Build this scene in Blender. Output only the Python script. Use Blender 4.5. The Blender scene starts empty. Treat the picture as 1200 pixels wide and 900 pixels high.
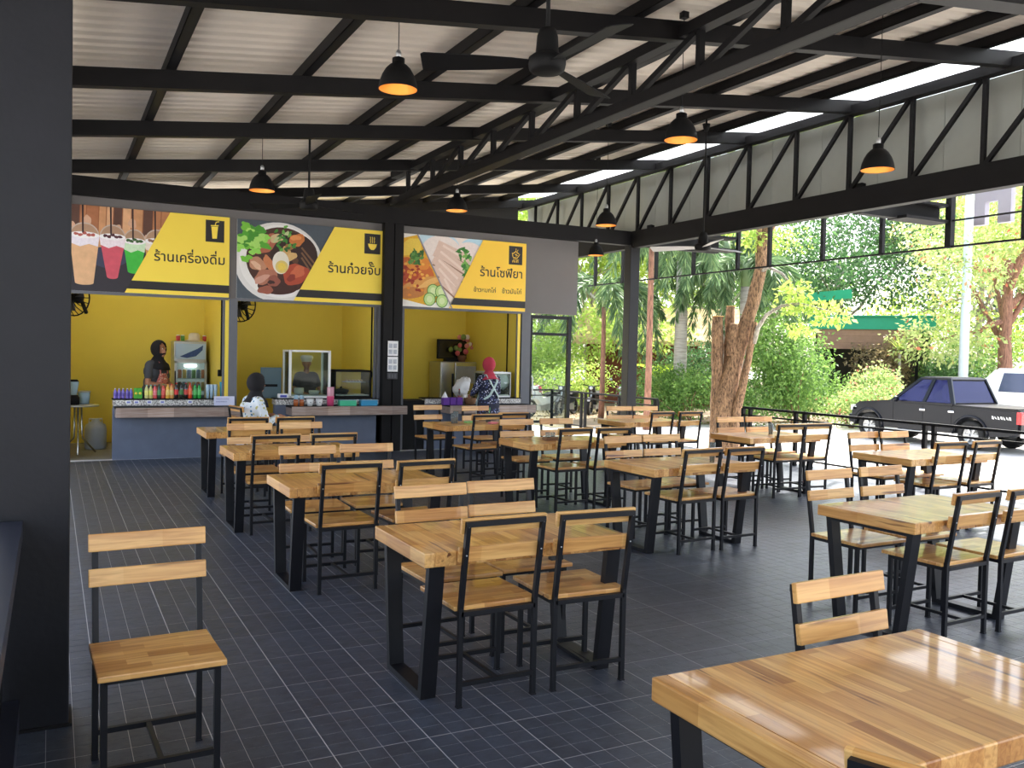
import bpy, bmesh, math, random
import numpy as np
from mathutils import Vector, Matrix
random.seed(7); RNG = np.random.default_rng(7)
sc = bpy.context.scene
COL = sc.collection
R = math.radians
PI = math.pi

# ------------------------------------------------------------------ camera, sky, sun, exposure
CAM_H = 1.585
cam_d = bpy.data.cameras.new('camera'); cam = bpy.data.objects.new('camera', cam_d); COL.objects.link(cam)
cam_d.sensor_width = 36.0; cam_d.lens = 1036.85 / 1200 * 36.0
YAW, PITCH, ROLL = 0.480127, -0.033389, 0.022496
fw = Vector((math.sin(YAW) * math.cos(PITCH), math.cos(YAW) * math.cos(PITCH), math.sin(PITCH)))
r0 = Vector((math.cos(YAW), -math.sin(YAW), 0)); u0 = r0.cross(fw)
rt = math.cos(ROLL) * r0 + math.sin(ROLL) * u0
up = -math.sin(ROLL) * r0 + math.cos(ROLL) * u0
cam.matrix_world = Matrix(((rt.x, up.x, -fw.x, 0), (rt.y, up.y, -fw.y, 0), (rt.z, up.z, -fw.z, CAM_H), (0, 0, 0, 1)))
cam_d.clip_start = 0.02; cam_d.clip_end = 500
sc.camera = cam

world = bpy.data.worlds.new('world'); sc.world = world; world.use_nodes = True
wn = world.node_tree.nodes; wl = world.node_tree.links
sky = wn.new('ShaderNodeTexSky'); sky.sky_type = 'NISHITA'; sky.sun_disc = False
SUN_EL, SUN_AZ = R(57), R(62)
sky.sun_elevation = SUN_EL; sky.sun_rotation = SUN_AZ; sky.dust_density = 3.0; sky.air_density = 1.0; sky.altitude = 0
wn['Background'].inputs[1].default_value = 0.30
hsv = wn.new('ShaderNodeHueSaturation'); hsv.inputs['Saturation'].default_value = 0.62      # hazy tropical sky
wl.new(sky.outputs[0], hsv.inputs['Color']); wl.new(hsv.outputs[0], wn['Background'].inputs[0])
sun_d = bpy.data.lights.new('sun', 'SUN'); sun_d.energy = 6.0; sun_d.angle = R(0.9); sun_d.color = (1.0, 0.95, 0.86)
sun = bpy.data.objects.new('sun', sun_d); COL.objects.link(sun)
sdir = Vector((math.sin(SUN_AZ) * math.cos(SUN_EL), math.cos(SUN_AZ) * math.cos(SUN_EL), math.sin(SUN_EL)))
sun.rotation_euler = sdir.to_track_quat('Z', 'Y').to_euler(); sun.location = (20, 20, 30)
vs = sc.view_settings
sc.display_settings.display_device = 'sRGB'
vs.view_transform = 'Standard'; vs.look = 'None'; vs.gamma = 1.0; vs.use_curve_mapping = False
vs.exposure = 1.32

# ------------------------------------------------------------------ materials
MATS = {}
def srgb(r, g, b):
    f = lambda c: c / 12.92 if c <= 0.04045 else ((c + 0.055) / 1.055) ** 2.4
    return (f(r / 255), f(g / 255), f(b / 255), 1)
def base_mat(name):
    m = bpy.data.materials.new(name); m.use_nodes = True
    return m, m.node_tree.nodes, m.node_tree.links, m.node_tree.nodes['Principled BSDF']
def mat(name, col, rough=0.5, metal=0.0, noise=0.0, nscale=8.0, bump=0.0, bscale=60.0, coat=0.0, emit=None, estr=0.0, alpha=None, trans=0.0, spec=0.5):
    """plain painted/solid material with a little procedural variation"""
    if name in MATS: return MATS[name]
    m, n, l, b = base_mat(name)
    if len(col) == 3: col = srgb(*col)
    b.inputs['Base Color'].default_value = col; b.inputs['Roughness'].default_value = rough; b.inputs['Metallic'].default_value = metal
    b.inputs['Coat Weight'].default_value = coat; b.inputs['Coat Roughness'].default_value = 0.12
    b.inputs['Transmission Weight'].default_value = trans; b.inputs['Specular IOR Level'].default_value = spec
    tc = n.new('ShaderNodeTexCoord')
    if noise > 0:
        t = n.new('ShaderNodeTexNoise'); t.inputs['Scale'].default_value = nscale; t.inputs['Detail'].default_value = 5
        l.new(tc.outputs['Object'], t.inputs['Vector'])
        mx = n.new('ShaderNodeMix'); mx.data_type = 'RGBA'
        mx.inputs[6].default_value = tuple(max(0, c * (1 - noise)) for c in col[:3]) + (1,)
        mx.inputs[7].default_value = tuple(min(1, c * (1 + noise)) for c in col[:3]) + (1,)
        l.new(t.outputs[0], mx.inputs[0]); l.new(mx.outputs[2], b.inputs['Base Color'])
    if bump > 0:
        t = n.new('ShaderNodeTexNoise'); t.inputs['Scale'].default_value = bscale; t.inputs['Detail'].default_value = 4
        l.new(tc.outputs['Object'], t.inputs['Vector'])
        bp = n.new('ShaderNodeBump'); bp.inputs['Strength'].default_value = bump; bp.inputs['Distance'].default_value = 0.004
        l.new(t.outputs[0], bp.inputs['Height']); l.new(bp.outputs[0], b.inputs['Normal'])
    if emit is not None:
        b.inputs['Emission Color'].default_value = srgb(*emit); b.inputs['Emission Strength'].default_value = estr
    if alpha is not None: b.inputs['Alpha'].default_value = alpha
    MATS[name] = m
    return m
def glass(name, tint=(235, 240, 240), clear=0.95, rough=0.03, ior=1.45):
    """thin pane: mostly see-through with a fresnel reflection"""
    if name in MATS: return MATS[name]
    m, n, l, b = base_mat(name); n.remove(b)
    tr = n.new('ShaderNodeBsdfTransparent'); tr.inputs[0].default_value = srgb(*tint)
    gl = n.new('ShaderNodeBsdfGlossy'); gl.inputs['Roughness'].default_value = rough
    fr = n.new('ShaderNodeFresnel'); fr.inputs[0].default_value = ior
    mx = n.new('ShaderNodeMixShader'); l.new(fr.outputs[0], mx.inputs[0]); l.new(tr.outputs[0], mx.inputs[1]); l.new(gl.outputs[0], mx.inputs[2])
    df = n.new('ShaderNodeBsdfDiffuse'); df.inputs[0].default_value = srgb(*tint)
    m2 = n.new('ShaderNodeMixShader'); m2.inputs[0].default_value = clear
    l.new(df.outputs[0], m2.inputs[1]); l.new(mx.outputs[0], m2.inputs[2])
    l.new(m2.outputs[0], n['Material Output'].inputs[0]); MATS[name] = m
    return m
def wood(name, axis, brick=(0.30, 0.05), light=(236, 186, 114), mid=(222, 166, 94), dark=(186, 128, 68), rough=0.38):
    """glued rubberwood staves; axis = (grain, across, third) object axes"""
    m, n, l, b = base_mat(name)
    tc = n.new('ShaderNodeTexCoord'); oi = n.new('ShaderNodeObjectInfo')
    sep = n.new('ShaderNodeSeparateXYZ'); l.new(tc.outputs['Object'], sep.inputs[0])
    rnd = n.new('ShaderNodeMath'); rnd.operation = 'MULTIPLY'; rnd.inputs[1].default_value = 37.0; l.new(oi.outputs['Random'], rnd.inputs[0])
    ad = n.new('ShaderNodeMath'); ad.operation = 'ADD'; l.new(sep.outputs[axis[0]], ad.inputs[0]); l.new(rnd.outputs[0], ad.inputs[1])
    ac = n.new('ShaderNodeMath'); ac.operation = 'ADD'; l.new(sep.outputs[axis[1]], ac.inputs[0]); ac.inputs[1].default_value = 7.0
    cb = n.new('ShaderNodeCombineXYZ'); l.new(ad.outputs[0], cb.inputs[0]); l.new(ac.outputs[0], cb.inputs[1])
    bt = n.new('ShaderNodeTexBrick'); bt.inputs['Scale'].default_value = 1.0; bt.inputs['Mortar Size'].default_value = 0.0
    bt.inputs['Brick Width'].default_value = brick[0]; bt.inputs['Row Height'].default_value = brick[1]; bt.offset = 0.37; bt.offset_frequency = 2
    bt.inputs['Color1'].default_value = (0, 0, 0, 1); bt.inputs['Color2'].default_value = (1, 1, 1, 1)
    l.new(cb.outputs[0], bt.inputs['Vector'])
    cr = n.new('ShaderNodeValToRGB'); e = cr.color_ramp.elements
    e[0].position = 0.0; e[0].color = srgb(*light); e[1].position = 1.0; e[1].color = srgb(*dark)
    k = e.new(0.55); k.color = srgb(*mid)
    l.new(bt.outputs['Color'], cr.inputs[0])
    # grain: noise stretched along the stave
    cg = n.new('ShaderNodeCombineXYZ')
    s0 = n.new('ShaderNodeMath'); s0.operation = 'MULTIPLY'; s0.inputs[1].default_value = 3.0; l.new(ad.outputs[0], s0.inputs[0])
    s1 = n.new('ShaderNodeMath'); s1.operation = 'MULTIPLY'; s1.inputs[1].default_value = 55.0; l.new(sep.outputs[axis[1]], s1.inputs[0])
    s2 = n.new('ShaderNodeMath'); s2.operation = 'MULTIPLY'; s2.inputs[1].default_value = 55.0; l.new(sep.outputs[axis[2]], s2.inputs[0])
    l.new(s0.outputs[0], cg.inputs[0]); l.new(s1.outputs[0], cg.inputs[1]); l.new(s2.outputs[0], cg.inputs[2])
    ns = n.new('ShaderNodeTexNoise'); ns.inputs['Scale'].default_value = 1.0; ns.inputs['Detail'].default_value = 6; ns.inputs['Distortion'].default_value = 0.8
    l.new(cg.outputs[0], ns.inputs['Vector'])
    gr = n.new('ShaderNodeValToRGB'); g = gr.color_ramp.elements
    g[0].position = 0.30; g[0].color = srgb(176, 132, 86); g[1].position = 0.62; g[1].color = (1, 1, 1, 1)
    l.new(ns.outputs[0], gr.inputs[0])
    mx = n.new('ShaderNodeMix'); mx.data_type = 'RGBA'; mx.blend_type = 'MULTIPLY'; mx.inputs[0].default_value = 0.55
    l.new(cr.outputs[0], mx.inputs[6]); l.new(gr.outputs[0], mx.inputs[7])
    # rare dark streaks
    ns2 = n.new('ShaderNodeTexNoise'); ns2.inputs['Scale'].default_value = 0.35; ns2.inputs['Detail'].default_value = 3
    l.new(cg.outputs[0], ns2.inputs['Vector'])
    g2 = n.new('ShaderNodeValToRGB'); g2.color_ramp.elements[0].position = 0.29; g2.color_ramp.elements[0].color = (1, 1, 1, 1)
    g2.color_ramp.elements[1].position = 0.34; g2.color_ramp.elements[1].color = (0, 0, 0, 1)
    l.new(ns2.outputs[0], g2.inputs[0])
    m2 = n.new('ShaderNodeMix'); m2.data_type = 'RGBA'; l.new(g2.outputs[0], m2.inputs[0]); l.new(mx.outputs[2], m2.inputs[6]); m2.inputs[7].default_value = srgb(112, 66, 36)
    l.new(m2.outputs[2], b.inputs['Base Color'])
    b.inputs['Roughness'].default_value = rough; b.inputs['Specular IOR Level'].default_value = 0.3; b.inputs['Coat Weight'].default_value = 0.45; b.inputs['Coat Roughness'].default_value = 0.05
    return m
M = {}
M['stave'] = wood('wood_stave', (1, 0, 2), brick=(0.33, 5.0))
M['board'] = wood('wood_board', (0, 1, 2), brick=(0.21, 0.053))
M['slat'] = wood('wood_slat', (0, 2, 1), brick=(0.34, 5.0), light=(238, 190, 120), mid=(230, 176, 104), dark=(212, 154, 86))
M['steel'] = mat('black_steel', (24, 24, 28), 0.42, noise=0.15, nscale=14, spec=0.25)
M['beam'] = mat('black_beam', (26, 25, 26), 0.55, noise=0.25, nscale=5, spec=0.15)
M['column'] = mat('column_paint', (22, 22, 27), 0.5, noise=0.3, nscale=6, bump=0.25, bscale=30, spec=0.3)
M['rail'] = mat('rail_paint', (42, 44, 56), 0.28, noise=0.1)
M['rooft'] = mat('roof_underside', (208, 198, 184), 0.7, noise=0.06, nscale=3)
M['panel'] = mat('sandwich_panel', (150, 152, 144), 0.6, noise=0.05)
M['grey_wall'] = mat('grey_wall', (112, 109, 108), 0.8, noise=0.06, nscale=3)
M['pillar'] = mat('grey_pillar', (104, 106, 112), 0.7, noise=0.1)
M['yellow_wall'] = mat('yellow_wall', (228, 206, 84), 0.75, noise=0.06, nscale=2)
M['plaster'] = mat('blue_grey_plaster', (98, 106, 124), 0.8, noise=0.18, nscale=5, bump=0.2, bscale=12)
M['stall_floor'] = mat('stall_floor', (128, 124, 112), 0.7, noise=0.12, nscale=3)
M['counter_wood'] = wood('counter_wood', (0, 2, 1), brick=(0.34, 5.0), light=(192, 172, 160), mid=(170, 152, 142), dark=(146, 130, 122), rough=0.5)
M['white'] = mat('white_paint', (232, 232, 230), 0.5)
M['paper'] = mat('paper', (240, 240, 240), 0.7)
M['blackm'] = mat('matt_black', (18, 18, 19), 0.65, noise=0.1, spec=0.2)
M['chrome'] = mat('chrome', (200, 202, 205), 0.22, metal=1.0, noise=0.05)
M['alu'] = mat('aluminium', (182, 184, 186), 0.4, metal=0.8, noise=0.05)
M['ink'] = mat('sign_black', (34, 32, 34), 0.55)
M['sign_yellow'] = mat('sign_yellow', (255, 224, 80), 0.5, noise=0.03, nscale=4)
M['sign_orange'] = mat('sign_amber', (255, 208, 66), 0.5, noise=0.03, nscale=4)
def put(k, *a, **kw): M[k] = mat(k, *a, **kw)
def floor_tile_mat():
    m, n, l, b = base_mat('slate_tile')
    tc = n.new('ShaderNodeTexCoord'); oi = n.new('ShaderNodeObjectInfo'); ge = n.new('ShaderNodeNewGeometry')
    t = n.new('ShaderNodeTexNoise'); t.inputs['Scale'].default_value = 9; t.inputs['Detail'].default_value = 8; t.inputs['Roughness'].default_value = 0.7
    l.new(ge.outputs['Position'], t.inputs['Vector'])
    cr = n.new('ShaderNodeValToRGB'); e = cr.color_ramp.elements
    e[0].position = 0.3; e[0].color = srgb(48, 54, 65); e[1].position = 0.75; e[1].color = srgb(76, 83, 97)
    l.new(t.outputs[0], cr.inputs[0])
    mx = n.new('ShaderNodeMix'); mx.data_type = 'RGBA'; mx.blend_type = 'MULTIPLY'; mx.inputs[0].default_value = 1
    rr = n.new('ShaderNodeMapRange'); rr.inputs[3].default_value = 0.86; rr.inputs[4].default_value = 1.1; l.new(oi.outputs['Random'], rr.inputs[0])
    cc = n.new('ShaderNodeCombineColor'); [l.new(rr.outputs[0], cc.inputs[i]) for i in range(3)]
    l.new(cr.outputs[0], mx.inputs[6]); l.new(cc.outputs[0], mx.inputs[7]); l.new(mx.outputs[2], b.inputs['Base Color'])
    b.inputs['Roughness'].default_value = 0.42
    t2 = n.new('ShaderNodeTexNoise'); t2.inputs['Scale'].default_value = 22; t2.inputs['Detail'].default_value = 6
    l.new(ge.outputs['Position'], t2.inputs['Vector'])
    bp = n.new('ShaderNodeBump'); bp.inputs['Strength'].default_value = 0.35; bp.inputs['Distance'].default_value = 0.006
    l.new(t2.outputs[0], bp.inputs['Height']); l.new(bp.outputs[0], b.inputs['Normal'])
    return m
M['tile'] = floor_tile_mat()
M['grout'] = mat('grout', (205, 205, 205), 0.9, noise=0.1)
M['concrete'] = mat('yard_concrete', (196, 192, 186), 0.85, noise=0.14, nscale=0.6, bump=0.3, bscale=25)
M['soil'] = mat('bare_soil', (120, 104, 84), 0.95, noise=0.3, nscale=2)
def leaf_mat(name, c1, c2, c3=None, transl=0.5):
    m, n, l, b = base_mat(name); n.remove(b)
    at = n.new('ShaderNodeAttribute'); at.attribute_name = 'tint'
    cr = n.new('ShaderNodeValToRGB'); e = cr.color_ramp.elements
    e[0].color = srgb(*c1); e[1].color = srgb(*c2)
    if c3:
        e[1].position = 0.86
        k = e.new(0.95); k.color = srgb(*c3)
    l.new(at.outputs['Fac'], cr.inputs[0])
    df = n.new('ShaderNodeBsdfPrincipled'); df.inputs['Roughness'].default_value = 0.5; df.inputs['Specular IOR Level'].default_value = 0.35
    tl = n.new('ShaderNodeBsdfTranslucent'); mx = n.new('ShaderNodeMixShader'); mx.inputs[0].default_value = transl
    l.new(cr.outputs[0], df.inputs['Base Color']); l.new(cr.outputs[0], tl.inputs[0])
    l.new(df.outputs[0], mx.inputs[1]); l.new(tl.outputs[0], mx.inputs[2]); l.new(mx.outputs[0], n['Material Output'].inputs[0])
    return m
def translucent(name, col, k=0.6):
    m, n, l, b = base_mat(name)
    b.inputs['Base Color'].default_value = srgb(*col); b.inputs['Roughness'].default_value = 0.4
    tl = n.new('ShaderNodeBsdfTranslucent'); tl.inputs[0].default_value = srgb(*col)
    mx = n.new('ShaderNodeMixShader'); mx.inputs[0].default_value = k
    l.new(b.outputs[0], mx.inputs[1]); l.new(tl.outputs[0], mx.inputs[2]); l.new(mx.outputs[0], n['Material Output'].inputs[0])
    return m

# ------------------------------------------------------------------ mesh helpers
class MB:
    """collects simple shapes, then links them as ONE mesh object"""
    def __init__(s): s.v = []; s.f = []; s.mi = []; s.sm = []
    def add(s, vs, fs, mi=0, smooth=False):
        o = len(s.v); s.v += [tuple(p) for p in vs]
        for f in fs: s.f.append(tuple(i + o for i in f)); s.mi.append(mi); s.sm.append(smooth)
        return s
    def box(s, x0, x1, y0, y1, z0, z1, mi=0, bev=0.0):
        if bev <= 0:
            v = [(x0, y0, z0), (x1, y0, z0), (x1, y1, z0), (x0, y1, z0), (x0, y0, z1), (x1, y0, z1), (x1, y1, z1), (x0, y1, z1)]
            return s.add(v, [(0, 3, 2, 1), (4, 5, 6, 7), (0, 1, 5, 4), (1, 2, 6, 5), (2, 3, 7, 6), (3, 0, 4, 7)], mi)
        bm = bmesh.new(); bmesh.ops.create_cube(bm, size=1.0)
        for q in bm.verts: q.co = Vector(((x0 + x1) / 2 + q.co.x * (x1 - x0), (y0 + y1) / 2 + q.co.y * (y1 - y0), (z0 + z1) / 2 + q.co.z * (z1 - z0)))
        bmesh.ops.bevel(bm, geom=bm.edges[:], offset=bev, segments=2, affect='EDGES', profile=0.6)
        return s.bm(bm, mi)
    def bm(s, bm, mi=0, smooth=False):
        bm.verts.index_update()
        s.add([q.co[:] for q in bm.verts], [[q.index for q in f.verts] for f in bm.faces], mi, smooth); bm.free(); return s
    def bar(s, a, b, w, h=None, mi=0, upv=(0, 0, 1)):
        """rectangular bar from a to b, w across, h along upv"""
        h = w if h is None else h
        a = Vector(a); b = Vector(b); d = (b - a).normalized(); u = Vector(upv)
        if abs(d.dot(u)) > 0.98: u = Vector((0, 1, 0))
        sd = d.cross(u).normalized(); u = sd.cross(d).normalized()
        o = []
        for p in (a, b):
            for i, j in ((-1, -1), (1, -1), (1, 1), (-1, 1)): o.append(p + sd * (w / 2 * i) + u * (h / 2 * j))
        return s.add(o, [(3, 2, 1, 0), (4, 5, 6, 7), (0, 1, 5, 4), (1, 2, 6, 5), (2, 3, 7, 6), (3, 0, 4, 7)], mi)
    def tube(s, pts, rad, n=8, mi=0, caps=True, flat=1.0):
        pts = [Vector(p) for p in pts]; k = len(pts)
        rad = [rad] * k if not hasattr(rad, '__len__') else rad
        ref = None; vs = []
        for i, p in enumerate(pts):
            d = (pts[min(i + 1, k - 1)] - pts[max(i - 1, 0)]).normalized()
            if ref is None:
                ref = Vector((0, 0, 1)) if abs(d.z) < 0.9 else Vector((1, 0, 0))
            a = d.cross(ref)
            a = a.normalized() if a.length > 1e-6 else d.orthogonal().normalized()
            b = a.cross(d).normalized(); ref = b
            for j in range(n):
                t = 2 * PI * j / n
                vs.append(p + a * (rad[i] * math.cos(t)) + b * (rad[i] * math.sin(t) * flat))
        fs = [(i * n + j, i * n + (j + 1) % n, (i + 1) * n + (j + 1) % n, (i + 1) * n + j) for i in range(k - 1) for j in range(n)]
        if caps: fs += [tuple(range(n - 1, -1, -1)), tuple(range((k - 1) * n, k * n))]
        return s.add(vs, fs, mi, True)
    def lathe(s, prof, n=20, c=(0, 0, 0), mi=0, sx=1.0, sy=1.0, close=True, axis='z'):
        vs = []; k = len(prof)
        for r, z in prof:
            for j in range(n):
                t = 2 * PI * j / n
                x, y, w = r * math.cos(t) * sx, r * math.sin(t) * sy, z
                if axis == 'y': x, y, w = x, w, y
                if axis == 'x': x, y, w = w, x, y
                vs.append((c[0] + x, c[1] + y, c[2] + w))
        fs = [(i * n + j, i * n + (j + 1) % n, (i + 1) * n + (j + 1) % n, (i + 1) * n + j) for i in range(k - 1) for j in range(n)]
        if close:
            if prof[0][0] > 1e-5: fs.append(tuple(range(n - 1, -1, -1)))
            if prof[-1][0] > 1e-5: fs.append(tuple(range((k - 1) * n, k * n)))
        return s.add(vs, fs, mi, True)
    def prism(s, poly, axis, a, b, mi=0):
        """polygon in the two other axes extruded along axis from a to b"""
        def P(u, v, w): return {'x': (w, u, v), 'y': (u, w, v), 'z': (u, v, w)}[axis]
        k = len(poly); vs = [P(u, v, a) for u, v in poly] + [P(u, v, b) for u, v in poly]
        fs = [tuple(range(k - 1, -1, -1)), tuple(range(k, 2 * k))] + [(i, (i + 1) % k, (i + 1) % k + k, i + k) for i in range(k)]
        return s.add(vs, fs, mi)
    def ball(s, c, r, n=12, m=8, mi=0):
        r = (r, r, r) if not hasattr(r, '__len__') else r
        vs = []; 
        for i in range(1, m):
            p = PI * i / m
            for j in range(n):
                t = 2 * PI * j / n
                vs.append((c[0] + r[0] * math.sin(p) * math.cos(t), c[1] + r[1] * math.sin(p) * math.sin(t), c[2] + r[2] * math.cos(p)))
        vs += [(c[0], c[1], c[2] + r[2]), (c[0], c[1], c[2] - r[2])]
        fs = [(i * n + j, (i + 1) * n + j, (i + 1) * n + (j + 1) % n, i * n + (j + 1) % n) for i in range(m - 2) for j in range(n)]
        T = (m - 1) * n
        fs += [(T, j, (j + 1) % n) for j in range(n)] + [(T + 1, (m - 2) * n + (j + 1) % n, (m - 2) * n + j) for j in range(n)]
        return s.add(vs, fs, mi, True)
    def poly(s, pts, mi=0): return s.add(pts, [tuple(range(len(pts)))], mi)
    def mesh(s, name, mats):
        me = bpy.data.meshes.new(name); me.from_pydata(s.v, [], s.f)
        for m in (mats if isinstance(mats, (list, tuple)) else [mats]): me.materials.append(m)
        me.polygons.foreach_set('material_index', s.mi); me.polygons.foreach_set('use_smooth', s.sm)
        bm = bmesh.new(); bm.from_mesh(me); bmesh.ops.recalc_face_normals(bm, faces=bm.faces); bm.to_mesh(me); bm.free()
        me.update(); return me
    def build(s, name, mats, parent=None, loc=None):
        return link(name, s.mesh(name, mats), parent, loc)
def link(name, data, parent=None, loc=None):
    o = bpy.data.objects.new(name, data); COL.objects.link(o)
    if parent: o.parent = parent
    if loc is not None: o.location = loc
    return o
def tag(o, label=None, cat=None, group=None, kind=None):
    if label: o['label'] = label
    if cat: o['category'] = cat
    if group: o['group'] = group
    if kind: o['kind'] = kind
    return o
def thing(name, label, cat, loc=(0, 0, 0), rz=0.0, group=None):
    o = link(name, None, None, loc); o.rotation_euler = (0, 0, rz); o.empty_display_size = 0.1
    return tag(o, label, cat, group)
def struct(o): o['kind'] = 'structure'; return o
def sempty(name, loc=(0, 0, 0)): return struct(link(name, None, None, loc))
CHILD = {}
def copy_tree(o, parent=None):
    c = o.copy(); COL.objects.link(c); c.parent = parent
    for ch in o.children: copy_tree(ch, c)
    return c
def BOX(*a, bev=0.0): return MB().box(*a, bev=bev)

# ------------------------------------------------------------------ yard and floor
g = MB().box(-60, 110, -60, 110, -0.70, -0.45); struct(g.build('ground', M['concrete']))
FX0, FX1, FY0, FY1 = -1.6, 10.02, -3.0, 13.48
TS, TX0, TY0 = 0.4, 0.986, 3.333
floor = struct(MB().box(FX0, FX1, FY0, FY1, -0.5, -0.0008).build('floor', M['grout']))
def tile_mb(x=0, y=0, mb=None):
    mb = mb or MB(); c = TS / 4; gp = 0.0009; zt = 0.0
    for i in range(4):
        for j in range(4):
            ex0 = gp if i else 0.0019; ex1 = gp if i < 3 else 0.0019; ey0 = gp if j else 0.0019; ey1 = gp if j < 3 else 0.0019
            x0, x1 = x + i * c + ex0, x + (i + 1) * c - ex1; y0, y1 = y + j * c + ey0, y + (j + 1) * c - ey1
            k = 0.0002
            b = [(x0, y0, -0.003), (x1, y0, -0.003), (x1, y1, -0.003), (x0, y1, -0.003)]
            t = [(x0 + k, y0 + k, zt), (x1 - k, y0 + k, zt), (x1 - k, y1 - k, zt), (x0 + k, y1 - k, zt)]
            mb.add(b + t, [(4, 5, 6, 7), (0, 1, 5, 4), (1, 2, 6, 5), (2, 3, 7, 6), (3, 0, 4, 7)])
    return mb
cells = []
i0, i1 = math.floor((FX0 - TX0) / TS), math.ceil((FX1 - TX0) / TS) - 1
j0, j1 = math.floor((FY0 - TY0) / TS), math.ceil((FY1 - TY0) / TS) - 1
for i in range(i0, i1 + 1):
    for j in range(j0, j1 + 1):
        x, y = TX0 + i * TS, TY0 + j * TS
        if x < FX0 - 0.01 or x + TS > FX1 + 0.2 or y + TS > FY1 + 0.1 or y < FY0 - 0.01: continue
        az = math.degrees(math.atan2(x + .2, y + .2)); d = math.hypot(x + .2, y + .2)
        cells.append((0 if (-4 < az < 59 and d > 2.3 and y > 0) else 1, d, x, y))
cells.sort()
tme = tile_mb().mesh('tile', M['tile'])
rest = MB()
for k, (_, d, x, y) in enumerate(cells):
    if k < 300: link('tile', tme, floor, (x, y, 0))
    else: tile_mb(x, y, rest)
tag(rest.build('tiles', M['tile'], floor), kind='stuff')
struct(MB().box(-1.6, 8.4, 13.48, 16.4, -0.5, -0.002).build('floor_stalls', M['stall_floor']))

# ------------------------------------------------------------------ steel frame
SL = 0.12
def rz(x): return 3.83 + SL * x                     # rafter centre line
def column(x, y, h=3.62, w=0.2, v=0.2):
    mb = MB().box(x - w / 2, x + w / 2, y - v / 2, y + v / 2, 0, h, bev=0.008)
    c = struct(mb.build('column', M['column']))
    MB().box(x - w / 2 - .012, x + w / 2 + .012, y - v / 2 - .012, y + v / 2 + .012, 0, 0.012).build('base_plate', M['beam'], c)
    return c
column(-0.066, 4.16, 3.75, .272, .2); column(9.38, 13.38, 3.62); column(9.38, 4.14, 3.6)
cc = sempty('column', (4.80, 13.44, 0))
for dx in (-0.085, 0.085):
    MB().box(dx - 0.075, dx + 0.075, -0.09, 0.09, 0, 3.62, bev=0.008).build('channel', M['beam'], cc)
MB().box(-0.01, 0.01, -0.07, 0.07, 0, 3.62).build('web', M['blackm'], cc)
struct(MB().box(-1.2, 9.48, 13.33, 13.48, 3.61, 3.86).build('beam', M['beam']))
def ibeam(mb, a, b, w, h):
    mb.bar(a, b, w, h * 0.86); 
    for s in (-1, 1): mb.bar((a[0], a[1], a[2] + s * h * .46), (b[0], b[1], b[2] + s * h * .46), w * 1.25, h * 0.08)
for y in (6.25, 8.45, 10.45, 12.7, 15.3, 17.6, 1.9, -0.3):
    struct(MB().bar((-1.3, y, rz(-1.3)), (9.75, y, rz(9.75)), 0.10, 0.16).build('rafter', M['beam']))
mb = MB(); ibeam(mb, (-1.3, 4.05, rz(-1.3) - .26), (9.6, 4.05, rz(9.6) - .26), 0.14, 0.34); struct(mb.build('rafter', M['beam']))
for x in (-0.9, 0.3, 0.92, 2.12, 3.33, 4.35, 5.3, 6.2, 7.05, 7.98, 8.85)[1:]:
    if x == 0.3: x = -0.3
    mb = MB(); z = rz(x) + .08 + .055
    mb.box(x - .042, x - .036, -3, 18, z - .055, z + .055); mb.box(x - .042, x + .042, -3, 18, z - .055, z - .049); mb.box(x - .042, x + .042, -3, 18, z + .049, z + .055)
    mb.box(x + .036, x + .042, -3, 18, z - .055, z - .03)
    struct(mb.build('purlin', M['beam']))
def truss(x, y0, y1, zb, hb, zt, ht, ys, w, name='truss', dw=0.05, yb=None):
    t = sempty(name, (x, 0, 0))
    MB().box(-w / 2, w / 2, y0, yb or y1, zb, zb + hb).build('bottom_chord', M['beam'], t)
    if yb: MB().box(-w / 2, w / 2, yb, y1, zb + hb - .08, zb + hb).build('bottom_chord', M['beam'], t)
    MB().box(-w / 2, w / 2, y0, y1, zt - ht, zt).build('top_chord', M['beam'], t)
    for y in ys: MB().box(-dw / 2, dw / 2, y - dw / 2, y + dw / 2, zb + hb, zt - ht).build('vertical', M['beam'], t)
    for a, b in zip(ys[1:], ys[:-1]):
        MB().bar((0, a - .03, zb + hb), (0, b + .05, zt - ht), dw * .9, dw).build('diagonal', M['beam'], t)
    return t
truss(9.38, 1.9, 17.9, 3.56, 0.30, 4.96, 0.12, [2.72 + .957 * k for k in range(16)], 0.15, yb=15.35)
t = truss(4.83, 1.9, 13.5, 3.90, 0.11, 4.44, 0.10, [2.05 + .983 * k for k in range(12)], 0.12, dw=0.055)
for s in (-1, 1): MB().box(s * .07 - .006, s * .07 + .006, 1.9, 13.5, 3.90, 3.91).build('flange', M['beam'], t)
truss(0.0, 1.9, 13.5, 3.42, 0.11, 3.86, 0.10, [2.05 + .983 * k for k in range(12)], 0.12, dw=0.055)
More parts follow.
